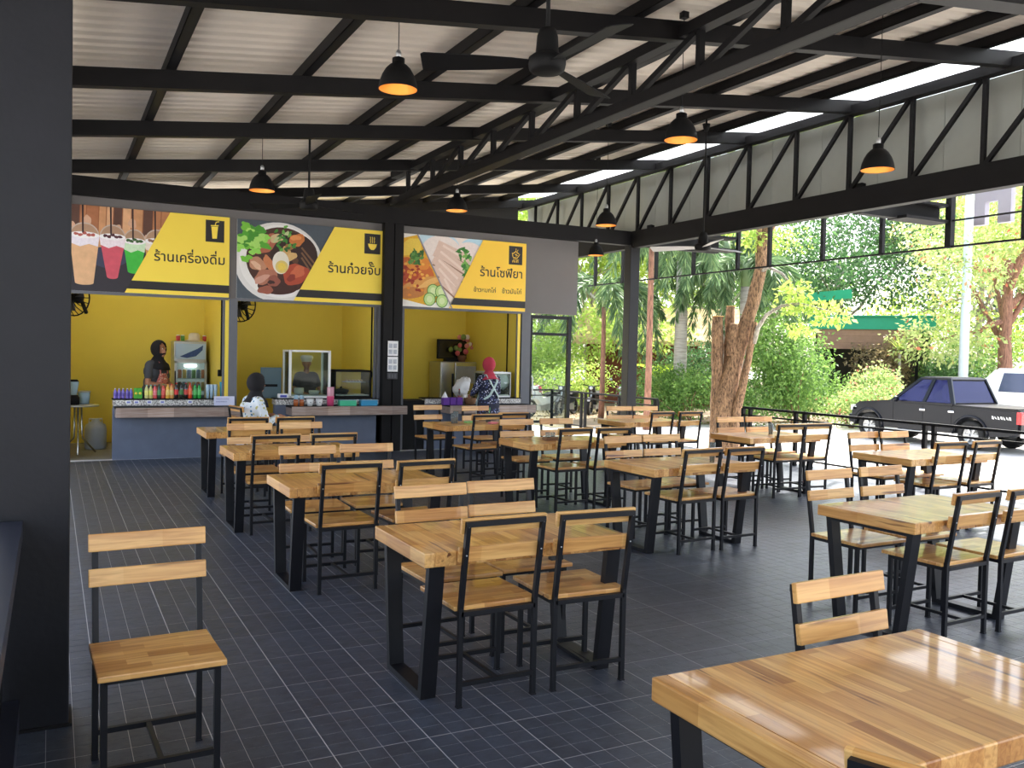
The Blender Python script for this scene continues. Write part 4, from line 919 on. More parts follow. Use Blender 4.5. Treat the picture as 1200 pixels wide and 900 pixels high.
# ------------------------------------------------------------------ buildings and things in the yard
put('roof_green', (24, 150, 112), .5, noise=.08); put('old_board', (150, 118, 96), .8, noise=.25, nscale=6); put('hut_wall', (120, 66, 50), .85, noise=.15); put('thatch', (196, 170, 124), .9, noise=.25, nscale=20)
def dirv(a, b): v = Vector((b[0] - a[0], b[1] - a[1], 0)); return v.normalized()
t = thing('garden_pavilion', 'open garden pavilion with a green roof edge over weathered brown boards', 'building', (30.9, 25.55, -.45)); t.rotation_euler = (0, 0, math.atan2(-2.1, 1.75)); t.scale = (1.21,) * 3
MB().box(-2.6, 1.5, 0, 4.0, 2.83, 3.27).build('roof_fascia', M['roof_green'], t)
MB().box(-2.65, 1.55, -.1, 4.1, 3.27, 3.31).build('roof', M['roof_green'], t)
for k in range(3): MB().box(-2.3, 1.0, .06, .10, 2.14 + .23 * k, 2.365 + .23 * k).build('board', M['old_board'], t)
for x in (-2.2, -.6, .95): MB().box(x - .05, x + .05, .1, .2, 0, 2.14).build('post', M['blackm'], t)
MB().box(-2.6, 1.5, 3.6, 3.7, 0, 2.8).build('back_wall', mat('pavilion_back', (62, 58, 52), .9, noise=.3), t)
t = thing('green_canopy', 'short green canopy sloping behind the pavilion roof', 'canopy', (32.3, 29.5, -.45)); t.scale = (1.21,) * 3; t.rotation_euler = (0, R(-5), math.atan2(-1.1, 1.0))
MB().box(-.85, .85, 0, 1.6, 4.05, 4.40).build('canopy_edge', M['roof_green'], t); MB().box(-.05, .05, .5, .6, 0, 4.05).build('post', M['blackm'], t)
t = thing('brown_hut', 'brown hut with pale thatched eaves glimpsed behind the palms', 'building', (23.2, 30.7, -.45)); t.rotation_euler = (0, 0, R(-40)); t.scale = (1.25,) * 3
MB().box(-2.6, 2.6, 0, 3, 0, 2.3).build('wall', M['hut_wall'], t)
MB().prism([(-.7, 2.05), (1.5, 3.2), (3.7, 2.05), (3.7, 2.2), (1.5, 3.4), (-.7, 2.2)], 'x', -3.0, 3.0).build('roof', M['thatch'], t)
for k in range(5): MB().bar((-2.8 + 1.4 * k, -.9, 1.92), (-2.8 + 1.4 * k, 1.3, 3.1), .10, .10).build('rafter_pole', M['thatch'], t)
t = thing('lamp_post', 'tall pale blue-white lamp post standing behind the parked pickup', 'lamp post', (29.3, 20.9, -.45))
MB().tube([(0, 0, 0), (0, 0, 9.0)], [.17, .14], 14).build('pole', mat('post_pale', (206, 222, 232), .45), t); MB().tube([(0, 0, 8.9), (-.6, -.2, 9.2), (-1.4, -.5, 9.3)], .05, 8).build('arm', MATS['post_pale'], t)
MB().box(-1.9, -1.3, -.62, -.38, 9.26, 9.36, bev=.02).build('lamp_head', M['white'], t); MB().box(-.22, .22, -.22, .22, 0, .04).build('base_plate', M['alu'], t)

# ------------------------------------------------------------------ parked vehicles
put('car_dark', (12, 15, 24), .35, coat=.2, spec=.25); put('car_grey', (140, 142, 146), .35, coat=.4); put('tyre', (26, 26, 27), .8); put('car_white', (236, 238, 240), .3, coat=.6)
put('tail_red', (196, 30, 36), .25, coat=.5); put('lens_clear', (226, 230, 232), .15, coat=.6); put('car_glass', (40, 46, 84), .06, coat=1.0); put('seat_pale', (170, 196, 190), .8)
M['car_window'] = glass('car_window', (96, 100, 170), .80)
def wheel(t, x, y, z, r, w, sgn):
    tb = MB().lathe([(r * .62, -w / 2), (r * .9, -w / 2), (r, -w * .32), (r, w * .32), (r * .9, w / 2), (r * .62, w / 2), (r * .62, -w / 2)], 26, (x, y, z), axis='y', close=False).build('tyre', M['tyre'], t)
    mb = MB().lathe([(r * .63, -w * .3), (r * .63, w * .3), (r * .55, w * .34), (r * .52, w * .1), (r * .18, w * .2), (0, w * .22)] if sgn > 0 else [(r * .63, w * .3), (r * .63, -w * .3), (r * .55, -w * .34), (r * .52, -w * .1), (r * .18, -w * .2), (0, -w * .22)], 22, (x, y, z), axis='y')
    mb.build('rim', M['alu'], tb)
    for k in range(6):
        a = k * PI / 3; MB().bar((x + .14 * r * math.cos(a), y + sgn * w * .26, z + .14 * r * math.sin(a)), (x + .56 * r * math.cos(a), y + sgn * w * .30, z + .56 * r * math.sin(a)), .13 * r, .03, upv=(0, 1, 0)).build('spoke', M['alu'], tb)
def arc(cx, cz, r, a0, a1, n=8): return [(cx + r * math.cos(a0 + (a1 - a0) * i / n), cz + r * math.sin(a0 + (a1 - a0) * i / n)) for i in range(n + 1)]
def pickup(loc, rz_, sc_):
    t = thing('pickup_truck', 'dark double-cab pickup truck parked beyond the railing', 'truck', loc, rz_); t.scale = (sc_,) * 3
    W = .88; A = .43; D = M['car_dark']
    side = [(-1.22, .52), (-.95, .40)] + arc(0, .36, A, PI, 0) + [(.55, .36), (2.4, .36)] + arc(2.95, .36, A, PI, 0) + [(3.42, .38), (3.50, .42), (3.56, .62), (3.52, .86), (3.30, .98), (2.30, 1.08), (.45, 1.06), (-1.20, 1.02), (-1.24, .8)]
    bm = bmesh.new(); vs = [[bm.verts.new((x, y, z)) for x, z in side] for y in (-W, W)]; k = len(side)
    bm.faces.new(vs[0]); bm.faces.new(vs[1][::-1])
    for i in range(k): bm.faces.new((vs[0][i], vs[1][i], vs[1][(i + 1) % k], vs[0][(i + 1) % k]))
    bmesh.ops.recalc_face_normals(bm, faces=bm.faces)
    ed = [e for e in bm.edges if abs(e.verts[0].co.y - e.verts[1].co.y) < .01 and max(e.verts[0].co.z, e.verts[1].co.z) > .8]
    bmesh.ops.bevel(bm, geom=ed, offset=.05, segments=2, affect='EDGES')
    MB().bm(bm).build('body', D, t)
    # greenhouse: pillars, roof, glass all round
    bl = [(2.28, 1.06), (.52, 1.05)]; rf = [(1.52, 1.66), (.72, 1.66)]; wi, wo = .66, .82
    P = lambda x, s, z, w: Vector((x, s * w, z))
    MB().bm((lambda b: (bmesh.ops.create_cube(b, size=1), [setattr(q, 'co', Vector((1.12 + q.co.x * (.90 if q.co.z < 0 else .78), q.co.y * 2 * (wi + .02 if q.co.z < 0 else wi - .06), 1.68 + q.co.z * .075))) for q in b.verts], bmesh.ops.bevel(b, geom=b.edges[:], offset=.025, segments=2, affect='EDGES'), b)[-1])(bmesh.new())).build('roof', D, t)
    for s in (-1, 1):
        a, b, c, d = P(2.28, s, 1.05, wo), P(1.50, s, 1.67, wi), P(.74, s, 1.67, wi), P(.50, s, 1.05, wo)
        for p, q, w in ((a, b, .07), (d, c, .10), (P(1.32, s, 1.05, wo), P(1.14, s, 1.67, wi), .09)): MB().bar(p, q, .05, w, upv=(1, 0, 0)).build('pillar', D, t)
        MB().bar(a, d, .06, .05).build('belt_rail', D, t); MB().bar(b, c, .05, .05).build('roof_rail', D, t)
        lerp = lambda p, q, k: p + (q - p) * k
        m1, m2 = P(1.36, s, 1.08, wo - .005), P(1.17, s, 1.64, wi); n1, n2 = P(1.28, s, 1.08, wo - .005), P(1.10, s, 1.64, wi)
        for nm, q in (('window', [lerp(a, b, .04), lerp(a, b, .95), m2, m1]), ('window', [n1, n2, lerp(c, d, .05), lerp(c, d, .95)])):
            q = [p + Vector((0, s * .004, 0)) for p in q]; MB().add(q + [p - Vector((0, s * .012, 0)) for p in q], [(0, 1, 2, 3), (7, 6, 5, 4), (0, 4, 5, 1), (1, 5, 6, 2), (2, 6, 7, 3), (3, 7, 4, 0)]).build(nm, M['car_window'], t)
        MB().ball((2.02, s * .98, 1.12), (.06, .10, .075), 12, 8).build('mirror', D, t)
        for x in (1.22, .42 + .0): MB().box(x, x + .17, s * W - .015, s * W + .022, .86, .91, bev=.008).build('door_handle', M['chrome'], t)
        for x in (2.18, 1.30, .50): MB().box(x - .004, x + .004, s * (W + .001) - .002, s * (W + .001) + .002, .42, 1.02).build('door_seam', M['blackm'], t)
        MB().box(.55, 2.35, s * W - .02, s * W + .06, .30, .35, bev=.01).build('side_step', M['alu'], t)
        for cx in (0, 2.95):
            pts = [(cx + (A + .02) * math.cos(PI * i / 12), s * (W + .005), .36 + (A + .02) * math.sin(PI * i / 12)) for i in range(13)]
            MB().tube(pts, .035, 6).build('arch_flare', M['car_dark'], t)
            wheel(t, cx, s * (W - .13), .355, .355, .24, s)
        MB().box(-1.255, -1.14, s * W - .13, s * W + .012, .70, .98, bev=.015).build('tail_light', M['tail_red'], t)
        MB().box(3.33, 3.565, s * W - .22, s * W - .0, .74, .88, bev=.03).build('headlight', M['lens_clear'], t)
        MB().box(-.50, -.48, s * W - .24, s * W - .03, .14, .42).build('mud_flap', M['tyre'], t)
    q = [(.50, -.76, 1.08), (.50, .76, 1.08), (.70, .60, 1.63), (.70, -.60, 1.63)]; MB().add(q + [(x + .012, y, z) for x, y, z in q], [(0, 1, 2, 3), (7, 6, 5, 4), (0, 4, 5, 1), (1, 5, 6, 2), (2, 6, 7, 3), (3, 7, 4, 0)]).build('rear_window', M['car_window'], t)
    for p, r in (((.50, -.80, 1.06), (.72, -.64, 1.66)), ((.50, .80, 1.06), (.72, .64, 1.66)), ((.50, -.80, 1.07), (.50, .80, 1.07)), ((.72, -.64, 1.65), (.72, .64, 1.65))): MB().bar(p, r, .05, .05, upv=(1, 0, 0)).build('window_frame', M['blackm'], t)
    q = [(2.30, -.78, 1.09), (2.30, .78, 1.09), (1.54, .62, 1.65), (1.54, -.62, 1.65)]; MB().add(q + [(x + .012, y, z) for x, y, z in q], [(3, 2, 1, 0), (4, 5, 6, 7), (0, 4, 5, 1), (1, 5, 6, 2), (2, 6, 7, 3), (3, 7, 4, 0)]).build('windscreen', M['car_window'], t)
    for s in (-1, 1):
        for x in (.85, 1.55): MB().box(x - .06, x + .06, s * .36 - .14, s * .36 + .14, 1.10, 1.46, bev=.05).build('headrest', M['seat_pale'], t)
    MB().box(-1.34, -1.22, -.86, .86, .40, .54, bev=.02).build('rear_bumper', M['chrome'], t); MB().box(3.48, 3.62, -.87, .87, .40, .64, bev=.04).build('front_bumper', D, t)
    MB().box(-1.10, .38, -.80, .80, 1.00, 1.045).build('bed_cover', M['blackm'], t)
    mb = MB(); r = random.Random(4)
    for i in range(7): x = -1.02 + .07 * i; mb.poly([(x, W + .003, .78), (x + .05, W + .003, .79 + .02 * (i % 2)), (x + .06, W + .003, .86), (x + .015, W + .003, .85 - .02 * (i % 3))])
    mb.build('side_decal', M['white'], t)
    return t
ang = R(90)
pickup((20.27, 13.6, -.45), ang, 1.0)
t = thing('white_van', 'white van parked behind the pickup truck', 'van', (25.1, 14.2, -.45), ang)
prof = [(-1.2, .35), (3.6, .35), (3.75, .9), (2.9, 1.15), (2.1, 1.95), (-1.1, 2.0), (-1.25, 1.7)]
mb = MB(); bm = bmesh.new(); vs = [[bm.verts.new((x, y * (1 if z < 1.2 else .9), z)) for x, z in prof] for y in (-.9, .9)]; k = len(prof); bm.faces.new(vs[0]); bm.faces.new(vs[1][::-1])
for i in range(k): bm.faces.new((vs[0][i], vs[1][i], vs[1][(i + 1) % k], vs[0][(i + 1) % k]))
bmesh.ops.bevel(bm, geom=bm.edges[:], offset=.06, segments=2, affect='EDGES'); MB().bm(bm).build('body', M['car_white'], t)
for s in (-1, 1):
    for x0, x1 in ((-.95, -.05), (.05, .95), (1.05, 1.95)): MB().add([(x0, s * .885, 1.28), (x1, s * .885, 1.28), (x1 - (.12 if x1 > 1.9 else 0), s * .825, 1.82), (x0, s * .825, 1.82)], [(0, 1, 2, 3)]).build('window', M['car_glass'], t)
    for cx in (0, 2.9): wheel(t, cx, s * .80, .34, .34, .22, s)
    MB().box(-1.28, -1.16, s * .88 - .12, s * .88, .85, 1.25, bev=.02).build('tail_light', M['tail_red'], t)
# motorcycles
def scooter(loc, rz_, label, col):
    t = thing('motorcycle', label, 'motorcycle', loc, rz_, 'motorcycles parked in the yard'); B = mat('moto_%d' % col[0], col, .3, coat=.6)
    for x in (-.6, .62):
        w = MB().lathe([(.20, -.045), (.26, -.05), (.285, 0), (.26, .05), (.20, .045), (.20, -.045)], 20, (x, 0, .285), axis='y', close=False).build('tyre', M['tyre'], t)
        for k in range(6): a = k * PI / 3; MB().bar((x, 0, .285), (x + .2 * math.cos(a), 0, .285 + .2 * math.sin(a)), .02, .02).build('spoke', M['alu'], w)
    MB().prism([(-.75, .62), (-.35, .45), (.15, .38), (.32, .55), (.42, .85), (.34, .92), (.1, .62), (-.2, .66), (-.78, .74)], 'y', -.11, .11).build('body_panel', B, t)
    MB().prism([(-.80, .74), (-.20, .67), (-.12, .72), (-.35, .80), (-.80, .82)], 'y', -.13, .13).build('seat', M['blackm'], t)
    MB().tube([(.62, 0, .285), (.42, 0, .75), (.36, 0, .98)], .035, 8).build('fork', M['alu'], t); MB().tube([(.34, -.33, 1.05), (.38, 0, .99), (.34, .33, 1.05)], .016, 8).build('handlebar', M['blackm'], t)
    MB().box(.34, .50, -.11, .11, .86, 1.02, bev=.04).build('headlight_cowl', B, t); MB().ball((.49, 0, .94), (.03, .07, .06), 10, 6).build('headlight', M['lens_clear'], t)
    for s in (-1, 1): m_ = MB().tube([(.35, s * .26, 1.03), (.33, s * .32, 1.20)], .008, 6).build('mirror_stem', M['blackm'], t); MB().ball((.32, s * .33, 1.24), (.015, .06, .04), 10, 6).build('mirror', M['alu'], m_)
    MB().prism([(-.45, .2), (.2, .2), (.22, .36), (-.3, .44)], 'y', -.10, .10).build('engine', M['alu'], t); MB().tube([(.0, -.13, .24), (-.5, -.14, .26), (-.85, -.14, .36)], .04, 8).build('exhaust', M['chrome'], t)
    MB().prism([(.36, .56), (.62, .60), (.86, .5), (.62, .64), (.38, .60)], 'y', -.06, .06).build('mudguard', B, t); MB().box(-.86, -.80, -.08, .08, .60, .68, bev=.01).build('tail_light', M['tail_red'], t)
    MB().tube([(-.05, .1, .22), (-.1, .26, .02)], .012, 6).build('side_stand', M['blackm'], t)
    return t
scooter((14.5, 25.6, -.45), R(200), 'white scooter with a red helmet on its seat behind the glass door', (226, 226, 228))
scooter((15.6, 25.9, -.45), R(215), 'dark motorcycle behind the glass door post', (40, 42, 50))
scooter((16.8, 26.0, -.45), R(222), 'black motorcycle under the drooping short palm', (24, 24, 26))
scooter((17.8, 25.9, -.45), R(235), 'dark red motorcycle next to the far column', (110, 30, 36))
h = thing('helmet', 'red and white motorcycle helmet on the white scooter', 'helmet', (14.25, 25.52, .36))
MB().lathe([(.13, 0), (.145, .06), (.14, .14), (.10, .21), (.0, .245)], 18).build('shell', mat('helmet_red', (196, 62, 84), .3, coat=.6), h)
MB().lathe([(.147, .05), (.149, .09)], 18, close=False).build('stripe', M['white'], h)

# ------------------------------------------------------------------ pendant lamps and ceiling fans
put('copper_lining', (226, 168, 84), .35, metal=.5); put('bulb', (255, 220, 150), emit=(255, 190, 100), estr=6.0)
def pendant(x, y, zb, r, label):
    t = thing('pendant_lamp', label, 'lamp', (x, y, zb), 0, 'black bell pendant lamps'); k = r / .15
    prof = [(.150, 0), (.149, .012), (.140, .06), (.122, .11), (.096, .155), (.066, .185), (.048, .195), (.048, .235), (.040, .24)]
    MB().lathe([(a * k, b * k) for a, b in prof], 28, close=False).build('shade', M['blackm'], t)
    MB().lathe([((a - .004) * k, b * k + .0015) for a, b in prof[:6]] + [(0, .186 * k)], 28, close=False).build('shade_lining', M['copper_lining'], t)
    MB().lathe([(.02 * k, .235 * k), (.022 * k, .28 * k), (.012 * k, .30 * k)], 12).build('lamp_holder', M['alu'], t)
    MB().ball((0, 0, .085 * k), .034 * k, 12, 8).build('bulb', M['bulb'], t)
    MB().tube([(0, 0, .29 * k), (0, 0, rz(x) + .19 - zb)], .0035, 6).build('cord', M['blackm'], t)
    MB().box(-.03, .03, -.03, .03, rz(x) + .14 - zb, rz(x) + .195 - zb).build('ceiling_clip', M['blackm'], t)
LAMPS = [(2.30, 6.38, 3.555, .147, 'bell pendant lamp of the pair nearer the roof slope foot, over the second table in the loose chair row'), (4.90, 6.30, 3.50, .147, 'lamp'), (2.16, 10.55, 3.42, .147, 'l'), (4.83, 11.0, 3.50, .147, ''), (6.87, 10.45, 3.415, .147, ''), (6.62, 5.65, 3.325, .147, ''), (8.35, 13.0, 3.33, .14, '')]
LAMPL = ['black pendant lamp with gold lining hanging level with the large black fan', 'black pendant lamp just under the middle roof truss, street side of the large fan', 'small black pendant lamp above the drink sign', 'small black pendant lamp above the noodle and chicken signs, under the truss end', 'small black pendant lamp before the far end of the street-side truss',
         'black pendant lamp on a long cord before the white cladding panels', 'small black pendant lamp before the grey wall over the glass door']
for (x, y, z, r, _), lb in zip(LAMPS, LAMPL): pendant(x, y, z, r, lb)
put('fan_silver', (190, 188, 184), .4, metal=.3)
def fan(x, y, zm, a0, label, bm_, hm, L=.72):
    t = thing('ceiling_fan', label, 'fan', (x, y, zm), 0, 'three-blade ceiling fans')
    MB().lathe([(.05, .20), (.062, .16), (.07, .05), (.075, .04)], 16).build('rod_cover', hm, t)
    MB().lathe([(.03, -.055), (.09, -.05), (.105, -.035), (.112, .0), (.110, .03), (.085, .05), (.0, .055)], 24).build('motor_housing', hm, t)
    MB().tube([(0, 0, .15), (0, 0, rz(x) + .1 - zm)], .013, 8).build('rod', hm, t)
    MB().lathe([(.055, rz(x) + .02 - zm), (.035, rz(x) - .06 - zm), (.02, rz(x) - .08 - zm)], 14).build('rod_canopy', hm, t)
    for k in range(3):
        a = a0 + k * 2 * PI / 3; ca, sa = math.cos(a), math.sin(a); mb = MB(); vs = []
        for u, w in ((.10, .035), (.2, .05), (.35, .065), (L, .085), (L + .02, .07)):
            for s in (-1, 1):
                for dz in (-.003, .003): vs.append((u * ca - s * w * sa, u * sa + s * w * ca, .0 + s * w * .28 + dz))
        fs = []
        for i in range(4):
            o = 4 * i; fs += [(o, o + 2, o + 6, o + 4), (o + 1, o + 5, o + 7, o + 3), (o, o + 4, o + 5, o + 1), (o + 2, o + 3, o + 7, o + 6)]
        fs += [(0, 1, 3, 2), (16, 18, 19, 17)]; mb.add(vs, fs); mb.build('blade', bm_, t)
fan(2.58, 4.60, 3.30, R(152), 'large black ceiling fan nearest the loose chair', M['blackm'], M['blackm'])
fan(2.70, 10.51, 3.30, R(20), 'black ceiling fan above the noodle sign', M['blackm'], M['blackm'])
fan(7.96, 9.68, 3.12, R(5), 'ceiling fan with pale blades near the far column', M['fan_silver'], M['blackm'])

# ------------------------------------------------------------------ people
def capsule(mb, a, b, ra, rb, n=14):
    a = Vector(a); b = Vector(b); d = b - a; L = d.length; d = d.normalized() if L > 1e-6 else Vector((0, 0, 1)); x = d.orthogonal().normalized(); y = d.cross(x)
    prof = [(-ra, .02)] + [(-ra * math.cos(t), ra * math.sin(t)) for t in (.5, 1.0)] + [(0, ra), (L, rb)] + [(L + rb * math.cos(t), rb * math.sin(t)) for t in (1.0, .5)] + [(L + rb, .02)]
    vs = []
    for h, r in prof:
        for j in range(n): t = 2 * PI * j / n; vs.append(a + d * h + x * (r * math.cos(t)) + y * (r * math.sin(t)))
    k = len(prof); fs = [(i * n + j, i * n + (j + 1) % n, (i + 1) * n + (j + 1) % n, (i + 1) * n + j) for i in range(k - 1) for j in range(n)] + [tuple(range(n - 1, -1, -1)), tuple(range((k - 1) * n, k * n))]
    mb.add(vs, fs)
def fuse(mb, name, m, parent, vox, smooth=5):
    """union of overlapping shapes as one continuous surface"""
    me = mb.mesh('fuse', m); o = bpy.data.objects.new('fuse', me); COL.objects.link(o)
    r = o.modifiers.new('r', 'REMESH'); r.mode = 'VOXEL'; r.voxel_size = vox; r.use_smooth_shade = True
    s = o.modifiers.new('s', 'SMOOTH'); s.iterations = smooth; s.factor = .5
    bpy.context.view_layer.update(); dg = bpy.context.evaluated_depsgraph_get(); out = bpy.data.meshes.new_from_object(o.evaluated_get(dg))
    out.name = name; bpy.data.objects.remove(o); bpy.data.meshes.remove(me)
    if not out.materials: out.materials.append(m)
    return link(name, out, parent)
put('skin', (176, 122, 92), .55, noise=.05)
def person(loc, rz_, label, S=1.0, seated=False, arms=None, look=(0, 0), shirt=(60, 60, 66), lower=(50, 50, 60), shirt_mat=None, lean=0.0, skirt=True):
    """local +y is forward; arms = {s: (elbow, wrist, fingers direction)}"""
    t = thing('person', label, 'person', loc, rz_); t.scale = (S,) * 3
    hz = .47 if seated else .86
    L = lambda x, y, z: (x, y + lean * max(0, z - hz), z)
    sh, nk, hd = hz + .47, hz + .54, hz + .71
    J = {'hd': Vector(L(0, .02, hd))}
    arms = arms or {}
    b = MB()
    capsule(b, L(0, 0, hz), L(0, .0, hz + .25), .125, .12); capsule(b, L(-.06, 0, hz), L(.06, 0, hz), .12, .12); capsule(b, L(-.07, 0, hz + .36), L(.07, 0, hz + .36), .115, .115)
    capsule(b, L(-.14, 0, sh), L(.14, 0, sh), .058, .058); capsule(b, L(0, 0, sh), L(0, .01, nk + .06), .062, .052)
    hx, hy, hzz = J['hd']
    b.ball((hx, hy, hzz), (.076, .094, .108), 20, 14); capsule(b, (hx, hy + .045, hzz - .05), (hx, hy + .06, hzz - .085), .052, .036)
    capsule(b, (hx, hy + .088, hzz - .005), (hx, hy + .106, hzz - .032), .010, .014)
    for s in (-1, 1): b.ball((hx + s * .078, hy - .005, hzz - .012), (.012, .022, .034), 10, 6); b.ball((hx + s * .03, hy + .083, hzz + .022), (.026, .014, .008), 8, 6)
    sleeves = MB()
    for s in (-1, 1):
        el, wr, fd = arms.get(s, ((s * .25, -.02, sh - .29), (s * .27, .06, sh - .54), (0, .1, -1)))
        p = Vector(L(s * .17, 0, sh - .01)); el = Vector(L(*el)); wr = Vector(L(*wr)); fd = Vector(fd).normalized()
        capsule(b, p, el, .048, .040); capsule(b, el, wr, .040, .026); capsule(sleeves, p, p + (el - p) * .62, .066, .060)
        if shirt_mat: capsule(sleeves, el, wr - (wr - el) * .12, .056, .040); capsule(sleeves, p, el, .066, .056)
        sd = fd.cross(Vector((0, 0, 1))); sd = sd.normalized() if sd.length > .05 else Vector((1, 0, 0)); nn = sd.cross(fd)
        pc = wr + fd * .045; capsule(b, wr, pc, .026, .030); 
        for i, (o_, ln) in enumerate(((-.027, .062), (-.009, .072), (.009, .068), (.027, .052))):
            f0 = wr + fd * .070 + sd * o_; capsule(b, wr + fd * .03 + sd * o_ * .7, f0, .0125, .0105, 8); f1 = f0 + fd * ln * .55 - nn * ln * .15; capsule(b, f0, f1, .0095, .0085, 8); capsule(b, f1, f1 + fd * ln * .35 - nn * ln * .38, .0085, .0075, 8)
        t0 = wr + fd * .02 - sd * s * .026; t1 = t0 + fd * .035 - sd * s * .026; capsule(b, t0, t1, .013, .011, 8); capsule(b, t1, t1 + fd * .03 - nn * .01, .010, .009, 8)
    lg = MB()
    for s in (-1, 1):
        if seated: hip, kn, an = (s * .085, .02, hz), (s * .10, .42, hz + .02), (s * .10, .40, .09)
        else: hip, kn, an = (s * .085, 0, hz - .02), (s * .085, .02, .47), (s * .085, 0, .09)
        capsule(b, hip, kn, .085, .058); capsule(b, kn, an, .056, .038); capsule(b, (an[0], an[1] - .02, .045), (an[0], an[1] + .15, .035), .04, .03)
        capsule(lg, hip, kn, .105, .080); capsule(lg, kn, (an[0], an[1], .14), .080, .068)
    if skirt and not seated: capsule(lg, (0, 0, hz - .05), (0, .01, .30), .15, .15); capsule(lg, (-.06, 0, hz), (.06, 0, hz), .15, .15)
    capsule(lg, L(-.07, 0, hz), L(.07, 0, hz), .14, .14)
    fuse(b, 'body', M['skin'], t, .0085, 4)
    c = MB(); capsule(c, L(-.06, 0, hz - (.04 if seated else .12)), L(.06, 0, hz - (.04 if seated else .12)), .158, .158); capsule(c, L(-.05, 0, hz + .06), L(.05, 0, hz + .06), .150, .150); capsule(c, L(-.04, 0, hz + .2), L(.04, 0, hz + .2), .142, .142); capsule(c, L(-.08, 0, hz + .37), L(.08, 0, hz + .37), .132, .132); capsule(c, L(-.15, 0, sh), L(.15, 0, sh), .072, .072)
    c.add(sleeves.v, sleeves.f); sm = shirt_mat or mat('shirt_%d_%d' % shirt[:2], shirt, .85, noise=.12)
    fuse(c, 'shirt', sm, t, .014, 5)
    fuse(lg, 'skirt' if skirt else 'trousers', mat('lower_%d_%d' % lower[:2], lower, .85, noise=.1), t, .016, 5)
    for s in (-1, 1):
        e = MB().ball((hx + s * .030, hy + .0835, hzz + .006), (.014, .008, .009), 10, 6).build('eye', M['paper'], t); MB().ball((hx + s * .030, hy + .090, hzz + .006), (.006, .004, .006), 8, 6).build('iris', M['blackm'], e)
        MB().tube([(hx + s * .014, hy + .094, hzz + .028), (hx + s * .03, hy + .096, hzz + .033), (hx + s * .046, hy + .086, hzz + .028)], .003, 6).build('eyebrow', M['blackm'], t)
    MB().tube([(hx - .022, hy + .0905, hzz - .062), (hx, hy + .098, hzz - .060), (hx + .022, hy + .0905, hzz - .062)], .0055, 6).build('mouth', mat('lips', (142, 78, 70), .5), t)
    for s in (-1, 1):
        y = (.40 if seated else 0); MB().box(s * (.10 if seated else .085) - .048, s * (.10 if seated else .085) + .048, y - .07, y + .19, 0, .05, bev=.018).build('shoe', M['blackm'], t)
    J['head'] = (hx, hy, hzz); J['sh'] = sh; J['L'] = L; J['hz'] = hz
    return t, J
def hijab(t, J, m, drape=.20, back=.16):
    hx, hy, hz = J['head']; mb = MB(); n, k = 28, 12; vs = []; fs = []
    def ok(p, a): return not (math.sin(a) > .45 and -.5 < math.cos(p) < .62 and math.sin(p) * math.sin(a) > .60)
    for i in range(k + 1):
        p = PI * (.0 + .80 * i / k)
        for j in range(n):
            a = 2 * PI * j / n; r = (.104, .122, .132); vs.append((hx + r[0] * math.sin(p) * math.cos(a), hy - .008 + r[1] * math.sin(p) * math.sin(a), hz + .004 + r[2] * math.cos(p)))
    for i in range(k):
        p = PI * .80 * (i + .5) / k
        for j in range(n):
            if ok(p, 2 * PI * (j + .5) / n): fs.append((i * n + j, i * n + (j + 1) % n, (i + 1) * n + (j + 1) % n, (i + 1) * n + j))
    o0 = len(vs); base = k * n
    for q, (rx, ry, dz) in enumerate(((.080, .086, -.15), (.115, .100, -.195), (.165, .135, -.235), (.185, .155, -.285))):
        for j in range(n): a = 2 * PI * j / n; w = 1 + .05 * math.sin(5 * a + q); vs.append((hx + rx * w * math.cos(a), hy - .02 + ry * w * math.sin(a), hz + dz - (.04 if q == 3 else 0) * math.sin(a)))
    prev = base
    for q in range(4):
        cur = o0 + q * n; fs += [(prev + j, prev + (j + 1) % n, cur + (j + 1) % n, cur + j) for j in range(n)]; prev = cur
    mb.add(vs, fs, 0, True); o = mb.build('hijab', m, t); s = o.modifiers.new('s', 'SOLIDIFY'); s.thickness = .006; s.offset = 1; return o
def floral(name, ground, spots, scale=26):
    m, n, l, b = base_mat(name); tc = n.new('ShaderNodeTexCoord'); v = n.new('ShaderNodeTexVoronoi'); v.inputs['Scale'].default_value = scale; l.new(tc.outputs['Object'], v.inputs['Vector'])
    cr = n.new('ShaderNodeValToRGB'); cr.color_ramp.interpolation = 'CONSTANT'; e = cr.color_ramp.elements; e[0].color = (1, 1, 1, 1); e[1].position = .33; e[1].color = (0, 0, 0, 1); l.new(v.outputs['Distance'], cr.inputs[0])
    c2 = n.new('ShaderNodeValToRGB'); c2.color_ramp.interpolation = 'CONSTANT'; sp = n.new('ShaderNodeSeparateColor'); l.new(v.outputs['Color'], sp.inputs[0]); l.new(sp.outputs[0], c2.inputs[0])
    c2.color_ramp.elements[0].color = srgb(*spots[0]); c2.color_ramp.elements[1].position = .5; c2.color_ramp.elements[1].color = srgb(*spots[1])
    mx = n.new('ShaderNodeMix'); mx.data_type = 'RGBA'; l.new(cr.outputs[0], mx.inputs[0]); mx.inputs[6].default_value = srgb(*ground); l.new(c2.outputs[0], mx.inputs[7]); l.new(mx.outputs[2], b.inputs['Base Color']); b.inputs['Roughness'].default_value = .85; return m
put('hijab_black', (22, 20, 24), .85); put('hijab_red', (176, 52, 72), .85, noise=.2)
